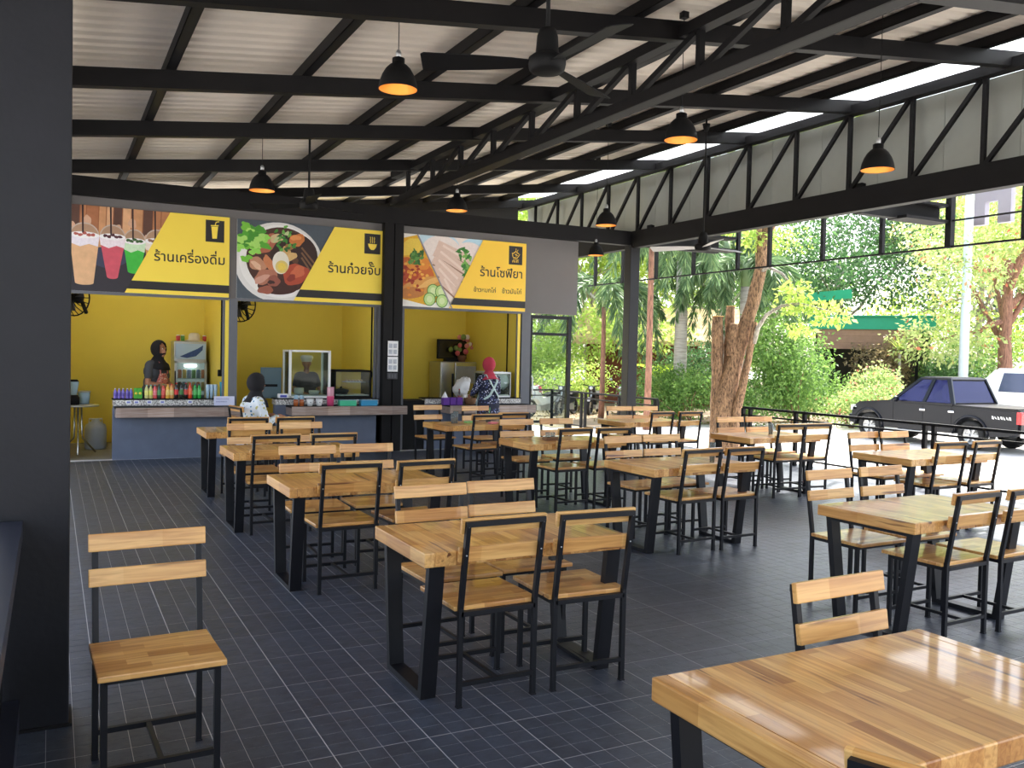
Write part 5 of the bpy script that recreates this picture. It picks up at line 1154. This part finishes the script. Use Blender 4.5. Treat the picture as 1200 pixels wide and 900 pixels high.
# vendor at the drink stall, looking down at her hands
t, J = person((1.36, 14.35, 0), R(228), 'woman in black headscarf, dark grey shirt and flowered apron behind the drinks', S=.985, lean=.12, arms={-1: ((-.24, .06, 1.05), (-.08, .26, 1.02), (.6, .6, -.2)), 1: ((.24, .06, 1.05), (.08, .26, 1.02), (-.6, .6, -.2))}, shirt=(72, 74, 80), lower=(40, 40, 46))
hijab(t, J, M['hijab_black']); AP = floral('apron_floral', (206, 120, 110), ((236, 226, 220), (90, 60, 80)), 34)
def apron(t, J, m, strap, cross=False):
    L = J['L']; sh = J['sh']; hz = J['hz']; mb = MB(); vs = []; n = 9
    for z, w, r in ((sh - .13, .09, .150), (sh - .28, .14, .158), (hz + .02, .17, .168), (hz - .36, .19, .175)):
        for i in range(n):
            u = -1 + 2 * i / (n - 1); x = w * u; vs.append(L(x, math.sqrt(max(r * r - (x * .62) ** 2, .0036)) + .004, z))
    mb.add(vs, [(q * n + i, q * n + i + 1, (q + 1) * n + i + 1, (q + 1) * n + i) for q in range(3) for i in range(n - 1)], 0, True); o = mb.build('apron', m, t); o.modifiers.new('s', 'SOLIDIFY').thickness = .004
    for s in (-1, 1):
        if cross: pts = [L(s * .10, .05, sh + .07), L(s * .10, -.06, sh + .065), L(s * .07, -.150, sh - .05), L(0, -.158, sh - .17), L(-s * .09, -.160, sh - .30), L(-s * .15, -.09, sh - .36), L(-s * .17, .04, sh - .38)]
        else: pts = [L(s * .085, .155, sh - .13), L(s * .085, .11, sh + .03), L(s * .07, .0, sh + .085), L(s * .05, -.07, sh + .07)]
        MB().tube(pts, .020 if cross else .012, 8, flat=.35).build('apron_strap', strap, t)
apron(t, J, AP, AP)
# cook in the noodle stall
t, J = person((3.79, 14.75, 0), R(180), 'cook in white cap and dark shirt behind the glass food case', S=.87, arms={-1: ((-.25, .08, 1.04), (-.12, .28, 1.0), (.5, .7, -.2)), 1: ((.25, .08, 1.04), (.12, .28, 1.0), (-.5, .7, -.2))}, shirt=(44, 42, 50), lower=(50, 50, 60), skirt=False)
hx, hy, hz = J['head']; cap = MB().lathe([(.093, .02), (.100, .05), (.120, .085), (.122, .12), (.09, .145), (0, .150)], 22, (hx, hy - .01, hz), sy=1.12).build('cap', M['white'], t)
MB().tube([(hx - .08, hy + .06, hz + .035), (hx, hy + .135, hz + .028), (hx + .08, hy + .06, hz + .035)], .012, 8, flat=.3).build('cap_brim', M['white'], cap)
# customer seated at the drink counter, back to the hall
WF = floral('blouse_white', (226, 232, 236), ((70, 130, 170), (196, 190, 120)), 22)
t, J = person((2.24, 11.55, 0), R(-74), 'seated woman in black headscarf and white flowered blouse with her back turned', S=.97, seated=True, lean=.12, shirt_mat=WF, lower=(52, 54, 70), arms={-1: ((-.25, .10, .66), (-.12, .32, .74), (.3, .9, .0)), 1: ((.25, .10, .66), (.12, .32, .74), (-.3, .9, .0))})
hijab(t, J, M['hijab_black']); MB().tube([J['L'](.14, -.03, J['sh'] + .075), J['L'](.02, -.145, J['sh'] - .10), J['L'](-.12, -.12, J['sh'] - .32), J['L'](-.165, .0, J['sh'] - .42)], .009, 8, flat=.5).build('bag_strap', mat('strap_navy', (34, 44, 76), .7), t)
# woman standing at the chicken rice counter, back to the hall
NF = floral('blouse_navy', (30, 34, 58), ((206, 206, 226), (110, 120, 170)), 30)
t, J = person((6.16, 12.62, 0), R(8), 'standing woman in red headscarf and navy flowered top with pale crossed apron straps', S=.90, shirt_mat=NF, lower=(40, 42, 60), arms={-1: ((-.26, .10, 1.08), (-.14, .34, 1.02), (.2, .9, -.1)), 1: ((.26, .10, 1.08), (.14, .34, 1.02), (-.2, .9, -.1))})
hijab(t, J, M['hijab_red']); put('strap_mint', (196, 216, 212), .7); apron(t, J, M['strap_mint'], M['strap_mint'], cross=True)

# ------------------------------------------------------------------ drinks and wares on the counters
def bottle(x, y, z, h, r, body, cap, lab, label, cat='bottle', group=None, lz=(.25, .58), name='drink_bottle'):
    t = thing(name, label, cat, (x, y, z), 0, group)
    MB().lathe([(r * .9, 0), (r, .01), (r, h * .62), (r * .85, h * .72), (r * .40, h * .88), (r * .36, h * .94)], 14).build('bottle_body', mat('liq_%d_%d_%d' % body, body, .15, coat=.6), t)
    MB().lathe([(r * .45, h * .93), (r * .45, h), (0, h)], 12).build('bottle_cap', mat('cap_%d_%d_%d' % cap, cap, .4), t)
    if lab: MB().lathe([(r * 1.03, h * lz[0]), (r * 1.03, h * lz[1])], 14, close=False).build('bottle_label', mat('lab_%d_%d_%d' % lab, lab, .5, noise=.3, nscale=40), t)
    return t
Xd = lambda px: .768 + .01152 * (px - 133)
LZ = .84; YD = FYW + .08
for k, px in enumerate((135.3, 139.6, 144.1, 148.8, 152.9)):
    bottle(Xd(px), YD, LZ, .145, .024, (120, 104, 190), (236, 236, 240), (88, 70, 160), 'small violet drink bottle, %s of five from the open counter end' % ORD[k], group='small violet drink bottles on the ledge')
for k, px in enumerate((158.6, 163.3)):
    t = thing('drink_pack', 'green and yellow drink carton, %s of two after the violet bottles' % ORD[k], 'carton', (Xd(px), YD, LZ), 0, 'green and yellow cartons')
    MB().box(-.026, .026, -.025, .025, 0, .15, bev=.004).build('carton', mat('carton_green', (70, 170, 50), .45), t); MB().lathe([(.018, .026), (.018, .0268), (0, .0268)], 14, (0, 0, 0), axis='y').build('carton_print', M['sign_yellow'], t)
    t.children[-1].location = (0, -.052, .075)
for px, h, b, c, lb_, s in ((170.8, .195, (206, 200, 130), (120, 200, 190), (226, 220, 120), 'pale yellow tea bottle with a teal cap, first after the cartons'), (175.6, .195, (206, 196, 120), (120, 196, 190), (214, 214, 90), 'pale yellow tea bottle with a teal cap, second after the cartons'),
        (180.3, .195, (226, 90, 90), (60, 150, 180), (230, 120, 130), 'pink-red drink bottle with a blue cap'), (185.2, .205, (40, 70, 50), (40, 60, 50), (70, 140, 80), 'dark green tea bottle'), (190, .205, (206, 80, 70), (60, 140, 80), (220, 90, 80), 'red drink bottle with a green cap'),
        (195.2, .205, (230, 176, 70), (226, 150, 50), (236, 200, 110), 'amber drink bottle with an orange cap'), (199.9, .205, (224, 160, 90), (220, 90, 60), (214, 190, 120), 'peach-coloured drink bottle with a red cap'),
        (205.4, .225, (34, 20, 20), (190, 30, 34), (206, 40, 44), 'dark cola bottle with a red label and cap'), (211.4, .225, (30, 34, 30), (30, 30, 34), (60, 120, 60), 'dark cola bottle with a green label'), (216.7, .225, (36, 20, 20), (170, 30, 34), (206, 70, 60), 'dark cola bottle between the green-labelled one and the orange soda'),
        (221.6, .225, (226, 70, 30), (200, 60, 30), (236, 110, 60), 'orange-red soda bottle'), (227.7, .21, (40, 150, 60), (30, 60, 110), (80, 180, 90), 'green soda bottle, first of two'), (232.6, .21, (44, 160, 66), (30, 60, 110), (90, 190, 100), 'green soda bottle, second of two')):
    bottle(Xd(px), YD, LZ, h, .0285, b, c, lb_, s + ', on the drink ledge', group='soft drink bottles on the ledge')
put('cup_clear', (176, 206, 226), .12, alpha=.75); put('tumbler_blue', (70, 180, 216), .15, alpha=.85)
for k in range(3):
    t = thing('cup_stack', 'stack of pale blue plastic cups, %s of three beside the handwritten card' % ORD[k], 'cups', (Xd(243) + .055 * k, YD, LZ), 0, 'stacks of plastic cups')
    MB().lathe([(.020, 0), (.027, .20), (.024, .20), (.018, .01)], 14).build('cup', M['cup_clear'], t)
    MB().lathe([(.0275, .12), (.0285, .205)], 14, close=False).build('cup', M['cup_clear'], t)
for k in range(2):
    t = thing('tumbler', ('bright blue tumbler behind the handwritten card', 'second blue tumbler at the pillar side')[k], 'tumbler', (Xd(261) + .06 * k, YD + .06, LZ), 0, 'blue tumblers')
    MB().lathe([(.022, 0), (.030, .24), (.026, .24), (.020, .01)], 14).build('cup', M['tumbler_blue'], t)
t = thing('handwritten_card', 'white card with blue handwriting leaning on the drink counter', 'card', (Xd(261), FYW - .10, .745)); t.rotation_euler = (R(-10), 0, 0)
MB().box(-.145, .145, -.004, 0, 0, .135).build('card', mat('card_paper', (214, 216, 240), .7), t)
mb = MB(); r = random.Random(8)
for row, n in ((.085, 8), (.045, 7)):
    x = -.115
    for i in range(n): w = r.uniform(.012, .024); mb.tube([(x, -.0055, row + r.uniform(0, .012)), (x + w * .4, -.0055, row + .022), (x + w * .7, -.0055, row), (x + w, -.0055, row + .016)], .0016, 4); x += w + .007
mb.build('handwriting', mat('pen_blue', (64, 74, 170), .6), t)['kind'] = 'stuff'
for k, px in enumerate((149.5, 158.5, 173, 188, 220.5)):
    t = thing('price_tag', 'small white price tag on the mosaic band, %s of five from the open end' % ORD[k], 'tag', (Xd(px), FYW - .033, .77), 0, 'price tags on the mosaic band'); mb = MB().box(-.035, .035, -.003, 0, 0, .05); mb.build('tag_paper', M['paper'], t)
    MB().box(-.022, .022, -.004, -.003, .012, .036).build('print', mat('pen_blue2', (120, 128, 200), .6, noise=.5, nscale=90), t)
# glass-door fridge of the drink stall
def fridge(x, y, w, d, h):
    t = thing('drinks_fridge', 'grey glass-door drinks fridge behind the woman in the drink stall', 'fridge', (x, y, 0)); W = w / 2
    MB().box(-W, W, 0.02, d, .02, h, bev=.01).build('cabinet', M['alu'], t); MB().box(-W + .035, W - .035, .015, .02, .30, h - .34).build('interior', mat('fridge_inside', (196, 202, 206), .5, emit=(220, 230, 240), estr=.08), t)
    f = MB().box(-W + .02, W - .02, -.02, .0, h - .29, h - .04).build('header_panel', mat('header_blue', (176, 200, 226), .4), t)
    mb = MB(); pts = [(-.17, h - .25), (-.05, h - .19), (.10, h - .12), (.19, h - .06), (.18, h - .14), (.08, h - .24), (-.06, h - .27)]; mb.poly([(a, -.0215, b) for a, b in pts]); mb.build('header_print', mat('header_navy', (40, 70, 130), .4, noise=.5, nscale=40), f)
    for x0, x1, z0, z1 in ((-W, -W + .035, .25, h - .32), (W - .035, W, .25, h - .32), (-W, W, h - .35, h - .32), (-W, W, .25, .285)): MB().box(x0, x1, -.03, .015, z0, z1).build('door_frame', M['alu'], t)
    MB().box(-W + .035, W - .035, -.012, -.008, .285, h - .35).build('door_glass', M['door_glass'], t); MB().box(-W + .005, -.0 - W + .02, -.06, -.03, .8, 1.2).build('door_handle', M['blackm'], t)
    MB().box(-.09, .09, -.005, .01, h - .41, h - .385).build('lamp', mat('fridge_lamp', (250, 250, 250), emit=(255, 255, 255), estr=4), t)
    r = random.Random(2)
    for k, z in enumerate((.45, .66, .87, 1.07)):
        MB().box(-W + .04, W - .04, .0, .012, z, z + .012).build('shelf', M['alu'], t)
        for i in range(6):
            c = r.choice([(96, 66, 56), (226, 186, 120), (120, 160, 110), (216, 130, 100), (110, 130, 170), (226, 216, 190)]); MB().lathe([(.027, 0), (.030, .01), (.030, .12), (.022, .14)], 10, (-W + .085 + .072 * i, .008 - .0, z + .012), sy=.3).build('stored_bottle', mat('st_%d' % c[0], c, .3), t)
    return t
fridge(2.00, 15.15, .50, .5, 1.68)
t = thing('straw_hat', 'pale cloth hat on top of the drinks fridge', 'hat', (2.08, 15.35, 1.685)); MB().lathe([(.155, 0), (.15, .012), (.095, .02), (.09, .10), (.06, .135), (0, .14)], 20).build('hat_body', mat('hat_cloth', (206, 196, 180), .9, noise=.1), t)
for k, (px, c, s) in enumerate(((1.83, (206, 70, 80), 'red'), (1.90, (90, 150, 70), 'green'), (2.24, (190, 60, 60), 'dark red'))):
    t = thing('jar', '%s jar on top of the drinks fridge' % s, 'jar', (px, 15.35, 1.685), 0, 'jars on the fridge'); MB().lathe([(.03, 0), (.034, .07), (.026, .085), (0, .085)], 12).build('jar_body', mat('jar_%d' % c[0], c, .4), t); MB().lathe([(.028, .085), (.028, .10), (0, .10)], 12).build('jar_lid', M['white'], t)
t = thing('round_table', 'small round steel table with a blender at the column side of the drink stall', 'table', (.34, 14.15, 0)); MB().lathe([(.27, .70), (.28, .71), (.27, .725), (0, .725)], 26).build('table_top', M['alu'], t)
for k in range(3): a = k * 2.09 + .5; MB().tube([(.05 * math.cos(a), .05 * math.sin(a), .70), (.06 * math.cos(a), .06 * math.sin(a), .25), (.27 * math.cos(a), .27 * math.sin(a), .02)], .014, 8).build('leg', M['chrome'], t)
t = thing('blender', 'kitchen blender on the round steel table', 'blender', (.28, 14.10, .726)); MB().lathe([(.075, 0), (.08, .10), (.055, .14)], 16).build('motor_base', M['blackm'], t); MB().lathe([(.045, .14), (.07, .32), (.07, .33)], 16).build('jug', M['cup_clear'], t); MB().lathe([(.07, .33), (.05, .36), (0, .36)], 16).build('lid', M['blackm'], t)
t = thing('ice_bucket', 'clear tub beside the blender', 'tub', (.42, 14.28, .726)); MB().lathe([(.07, 0), (.085, .17), (.08, .17), (.066, .01)], 16).build('tub_wall', M['cup_clear'], t); MB().lathe([(.088, .17), (.088, .19), (0, .19)], 16).build('lid', M['alu'], t)
t = thing('water_drum', 'pale plastic water drum on the floor beside the drink counter', 'drum', (.60, 14.9, 0)); MB().lathe([(.14, 0), (.155, .03), (.155, .30), (.14, .37), (.06, .42), (.05, .46), (0, .46)], 22).build('drum_body', mat('drum_plastic', (176, 184, 196), .4), t); MB().tube([(-.09, 0, .39), (-.09, 0, .46), (.09, 0, .46), (.09, 0, .39)], .01, 8).build('carry_handle', M['white'], t)
def wall_fan(x, y, z, label):
    t = thing('wall_fan', label, 'fan', (x, y, z), R(-40)); t.scale = (1.25,) * 3
    for q in range(20): a = q * PI / 10; MB().tube([(.02 * math.cos(a), -.12, .02 * math.sin(a)), (.13 * math.cos(a), -.13, .13 * math.sin(a)), (.20 * math.cos(a), -.07, .20 * math.sin(a))], .0055, 5).build('grille_wire', M['blackm'], t)
    MB().tube([(.2 * math.cos(a), -.07, .2 * math.sin(a)) for a in [i * PI / 12 for i in range(25)]], .008, 6).build('grille_rim', M['blackm'], t)
    for q in range(3): a = q * 2.09; MB().add([(.03 * math.cos(a), -.09, .03 * math.sin(a)), (.16 * math.cos(a), -.10, .16 * math.sin(a)), (.15 * math.cos(a + .7), -.07, .15 * math.sin(a + .7)), (.03 * math.cos(a + .7), -.08, .03 * math.sin(a + .7))], [(0, 1, 2, 3)]).build('blade', mat('fan_blade', (70, 70, 76), .4), t)
    MB().lathe([(.05, -.06), (.06, 0), (.03, .06)], 14, axis='y').build('motor_housing', M['blackm'], t); MB().bar((0, .04, 0), (-.02, .16, -.16), .03).build('bracket', M['blackm'], t)
wall_fan(.33, 13.95, 2.24, 'black wall fan high in the drink stall'); wall_fan(2.60, 13.95, 2.24, 'black wall fan high in the noodle stall')
# noodle stall
Xn = lambda px: 3.17 + .01362 * (px - 341)
CT = .739
def glass_case(x0, x1, y0, y1, z0, z1, label, frame, name='food_case', w=.018):
    t = thing(name, label, 'display case', ((x0 + x1) / 2, (y0 + y1) / 2, z0)); a, b, h = (x1 - x0) / 2, (y1 - y0) / 2, z1 - z0
    for sx in (-1, 1):
        for sy in (-1, 1): MB().box(sx * a - w, sx * a + w, sy * b - w, sy * b + w, 0, h).build('corner_post', frame, t)
    for z in (0, h - .03):
        for s in (-1, 1): MB().box(-a, a, s * b - w, s * b + w, z, z + .03).build('edge_bar', frame, t); MB().box(s * a - w, s * a + w, -b, b, z, z + .03).build('edge_bar', frame, t)
    MB().box(-a, a, -b - .002, -b + .002, .03, h - .03).build('glass_pane', M['door_glass'], t)
    for s in (-1, 1): MB().box(s * a - .002, s * a + .002, -b, b, .03, h - .03).build('glass_pane', M['door_glass'], t)
    MB().box(-a + .02, a - .02, -b + .02, b - .02, .03, .045).build('shelf', M['alu'], t); return t
glass_case(3.23, 3.84, 13.55, 13.95, .842, 1.58, 'white-framed glass food case on the noodle stall ledge', M['white'])
for k, (x, r, c) in enumerate(((3.42, .075, (206, 206, 204)), (3.66, .085, (216, 214, 210)))):
    t = thing('food_pot', ('white pot', 'wide white bowl')[k] + ' inside the white-framed glass case', 'pot', (x, 13.75, .89)); MB().lathe([(r * .8, 0), (r, .03), (r, .10 - .04 * k), (r * .9, .10 - .04 * k), (r * .85, .03), (0, .02)], 18).build('pot_wall', mat('pot_%d' % k, c, .3), t)
glass_case(3.96, 4.54, 13.62, 14.1, .842, 1.28, 'low dark-framed glass case with a tray at the noodle stall', M['blackm'], w=.008)
t = thing('food_tray', 'tray of snacks on the upper shelf of the low glass case', 'tray', (4.33, 13.85, 1.08)); MB().box(-.16, .16, -.12, .12, 0, .012).build('tray_plate', M['alu'], t)
for k in range(6): MB().ball((-.125 + .05 * k, 0, .028), (.022, .04, .018), 10, 6).build('snack', mat('snack', (206, 176, 136), .7), t)
t = thing('food_pan', 'dark pan with a lid in the low glass case', 'pan', (4.12, 13.85, .89)); MB().lathe([(.10, 0), (.13, .06), (.12, .07), (0, .10)], 20).build('pan_wall', M['blackm'], t); MB().ball((0, 0, .105), .018, 8, 6).build('knob', M['blackm'], t)
t = thing('tissue_pack', 'blue and white tissue pack on the noodle ledge', 'tissue', (3.12, 13.52, .842)); MB().box(-.08, .08, -.04, .04, 0, .07, bev=.02).build('pack', mat('tissue_white', (226, 228, 236), .6), t); MB().box(-.05, .05, -.0415, -.038, .015, .05, bev=.001).build('pack_print', mat('tissue_blue', (60, 70, 170), .5, noise=.4, nscale=60), t)
t = thing('grey_panel', 'grey blue board standing behind the tissue pack', 'panel', (3.02, 13.9, .82)); MB().box(-.16, .16, -.01, .01, 0, .48).build('board', mat('panel_teal', (88, 110, 120), .5), t); MB().box(-.12, .10, -.012, -.01, .18, .22).build('board_print', M['blackm'], t)
for k in range(2):
    t = thing('sauce_jar', 'orange-brown sauce jar, %s on the noodle counter' % ('first', 'second')[k], 'jar', (Xn(347.2) + .085 * k, 13.25, CT), 0, 'sauce jars'); MB().lathe([(.036, 0), (.038, .07), (.034, .10), (.034, .10)], 14).build('jar_body', mat('sauce', (170, 92, 48), .2, coat=.5), t); MB().lathe([(.036, .10), (.030, .16), (.012, .17), (0, .17)], 14).build('jar_lid', M['cup_clear'], t)
for k in range(2):
    t = thing('white_cup', 'white cup, %s on the noodle counter beside the sauce jars' % ('first', 'second')[k], 'cup', (Xn(362.6) + .142 * k, 13.25, CT), 0, 'white cups'); MB().lathe([(.036, 0), (.056, .105), (.052, .105), (.034, .006), (0, .006)], 16).build('cup_wall', M['white'], t); MB().box(-.006, .006, -.047, -.044, .05, .07).build('cup_print', M['blackm'], t)
t = thing('pink_tumbler', 'tall pink cup holding straws on the noodle counter', 'cup', (Xn(385.8), 13.25, CT)); MB().lathe([(.050, 0), (.056, .14), (.058, .145), (.052, .15), (.05, .02)], 16).build('cup_wall', mat('pink', (226, 84, 130), .35), t); MB().lathe([(.052, .15), (.055, .285)], 16, close=False).build('clear_sleeve', mat('pink_clear', (236, 170, 190), .2, alpha=.6), t)
for k, (px, c, s) in enumerate(((405, (60, 186, 140), 'mint green'), (430, (30, 140, 186), 'blue'))):
    t = thing('plastic_box', '%s rectangular plastic box on the noodle counter' % s, 'box', (Xn(px), 13.25, CT), 0, 'coloured plastic boxes'); m_ = mat('box_%d' % c[0], c, .4)
    for a in ((-.13, .13, -.06, -.052, 0, .085), (-.13, .13, .052, .06, 0, .085), (-.13, -.122, -.052, .052, 0, .085), (.122, .13, -.052, .052, 0, .085), (-.122, .122, -.052, .052, 0, .006)): MB().box(*a).build('box_side', m_, t)
    MB().box(-.135, .135, -.064, .064, .085, .092).build('box_lid', M['cup_clear'], t)
# chicken rice stall
t = thing('steel_fridge', 'two-door steel fridge at the back of the chicken rice stall', 'fridge', (6.80, 15.25, 0)); MB().box(-.37, .37, 0, .55, .03, 1.42, bev=.012).build('cabinet', M['alu'], t)
for x0, x1 in ((-.36, -.09), (-.08, .36)): d_ = MB().box(x0, x1, -.03, 0, .06, 1.41, bev=.008).build('door', M['chrome'], t); MB().box(x1 - .05, x1 - .03, -.06, -.03, .7, 1.2).build('handle', M['blackm'], d_)
MB().box(-.06, .34, -.045, -.03, 1.02, 1.34).build('notice_sheet', mat('notice_grey', (150, 152, 154), .6, noise=.2), t)
t = thing('television', 'dark flat television on the steel fridge', 'television', (6.74, 15.45, 1.425)); MB().box(-.30, .30, -.03, .03, .05, .42, bev=.01).build('screen_housing', M['blackm'], t); MB().box(-.275, .275, -.033, -.03, .075, .395).build('screen', mat('screen_dark', (26, 22, 20), .15), t); MB().box(-.14, .14, -.08, .08, 0, .05).build('stand', M['blackm'], t)
t = thing('flower_arrangement', 'pink and white artificial flowers on the steel fridge', 'flowers', (6.90, 15.33, 1.425)); MB().lathe([(.06, 0), (.09, .12), (.085, .12)], 14).build('pot', mat('pot_brown', (110, 70, 50), .6), t); rr = random.Random(6)
for k in range(16): c = rr.choice([(196, 90, 96), (226, 206, 196), (120, 140, 70), (214, 130, 120)]); MB().ball((rr.gauss(0, .12), rr.gauss(0, .05), .16 + rr.uniform(0, .34)), rr.uniform(.035, .06), 8, 6).build('blossom', mat('bl_%d' % c[0], c, .8), t)
glass_case(6.55, 7.05, 13.6, 14.0, .842, 1.28, 'glass display case behind the woman in the red headscarf', M['alu'], w=.008)
t = thing('white_cloth', 'white cloth heaped on the glass case of the chicken rice stall', 'cloth', (6.93, 13.72, 1.13)); MB().ball((0, 0, 0), (.17, .12, .15), 18, 12).build('cloth', mat('cloth_white', (226, 232, 236), .8), t); rr = random.Random(3)
for v in t.children[0].data.vertices: v.co += Vector((rr.gauss(0, .008), rr.gauss(0, .008), rr.gauss(0, .012)))
t = thing('plastic_bag', 'crumpled white plastic bag on the chicken rice ledge', 'bag', (6.13, 13.64, .842)); mb = MB().ball((0, 0, .15), (.15, .10, .15), 20, 14); mb.v = [(x + .35 * max(0, z - .1), y, z * 1.12 + .25 * max(0, x)) for x, y, z in mb.v]; mb.build('bag', translucent('bag_white', (236, 238, 240), .3), t); rr = random.Random(9)
for v in t.children[0].data.vertices: v.co += Vector((rr.gauss(0, .012), rr.gauss(0, .012), rr.gauss(0, .012)))
for k in range(3):
    t = thing('condiment_box', 'purple condiment box, %s of three on the chicken rice counter' % ORD[k], 'box', (5.70 + .117 * k, 13.28, CT), 0, 'purple condiment boxes'); m_ = mat('purple', (96, 44, 150), .45)
    for a in ((-.052, .052, -.05, -.044, 0, .12), (-.052, .052, .044, .05, 0, .12), (-.052, -.046, -.044, .044, 0, .12), (.046, .052, -.044, .044, 0, .12), (-.046, .046, -.044, .044, 0, .006)): MB().box(*a).build('box_side', m_, t)
t = thing('paper_napkin', 'white napkin pulled up from the first purple box', 'napkin', (5.69, 13.28, CT + .115)); MB().add([(-.04, -.03, 0), (.04, -.03, .0), (.05, .03, .01), (-.05, .03, .0), (.0, 0, .11)], [(0, 1, 4), (1, 2, 4), (2, 3, 4), (3, 0, 4), (3, 2, 1, 0)]).build('napkin_sheet', M['paper'], t)
t = thing('wicker_basket', 'round wicker basket beside the purple boxes', 'basket', (6.14, 13.28, CT)); MB().lathe([(.07, 0), (.10, .05), (.105, .11), (.10, .115), (.09, .05), (0, .01)], 18).build('basket_wall', mat('wicker', (120, 84, 54), .8, noise=.4, nscale=60, bump=.5), t)
bottle(5.98, 13.36, CT, .26, .028, (60, 26, 20), (170, 40, 36), (120, 50, 40), 'dark sauce bottle with a red cap behind the purple boxes')
for k in range(2):
    t = thing('paper_cup', 'white paper cup, %s beside the dark sauce bottle' % ('first', 'second')[k], 'cup', (6.08 + .09 * k, 13.40, CT), 0, 'white paper cups'); MB().lathe([(.032, 0), (.042, .16), (.039, .16), (.03, .006), (0, .006)], 14).build('cup_wall', M['white'], t)
# things left on the dining tables
M['tumbler_glass'] = glass('tumbler_glass', (222, 230, 230), .85)
def tumbler(x, y, label, h=.13, r=.034, straw=False, g='drinking glasses left on the tables'):
    t = thing('drinking_glass', label, 'glass', (x, y, .7005), 0, g); MB().lathe([(r * .8, 0), (r, h), (r * .92, h), (r * .74, .012), (0, .012)], 18).build('glass_wall', M['tumbler_glass'], t)
    if straw: MB().tube([(0, 0, .02), (.025, .01, h + .07)], .004, 6).build('straw', mat('straw_green', (90, 180, 90), .4), t); MB().lathe([(r * .72, .015), (r * .82, h * .6), (0, h * .6)], 16).build('ice_drink', M['cup_clear'], t)
tumbler(4.49, 10.2, 'clear glass of a nested pair on the counter-side middle table'); tumbler(4.53, 10.22, 'second clear glass of the nested pair, tilted higher', .15)
tumbler(5.02, 10.28, 'iced drink cup with a green straw on the counter-side middle table', .12, .04, True)
tumbler(5.02, 5.9, 'tall clear glass on the middle row table third from the counters'.replace('third', 'ahead of the railing row'), .17, .026); tumbler(7.62, 7.92, 'clear glass on the railing row table', .13, .03)
for x, y, c, s in ((4.72, 10.22, (150, 200, 120), 'pale green'), (4.98, 10.05, (226, 130, 140), 'pink')):
    t = thing('tissue_packet', '%s tissue packet on the counter-side middle table' % s, 'packet', (x, y, .7005), .1, 'tissue packets'); MB().box(-.06, .06, -.04, .04, 0, .022, bev=.008).build('packet', mat('packet_%d' % c[0], c, .5, noise=.15, nscale=40), t)
t = thing('condiment_caddy', 'small brown condiment caddy on the middle row table second from the counters', 'caddy', (4.62, 7.98, .7005)); MB().box(-.07, .07, -.05, .05, 0, .035, bev=.004).build('tray', mat('caddy_brown', (120, 84, 54), .6), t)
for k in range(2): MB().lathe([(.022, .03), (.024, .08), (0, .085)], 12, (-.03 + .06 * k, 0, 0)).build('pot', M['tumbler_glass'], t)
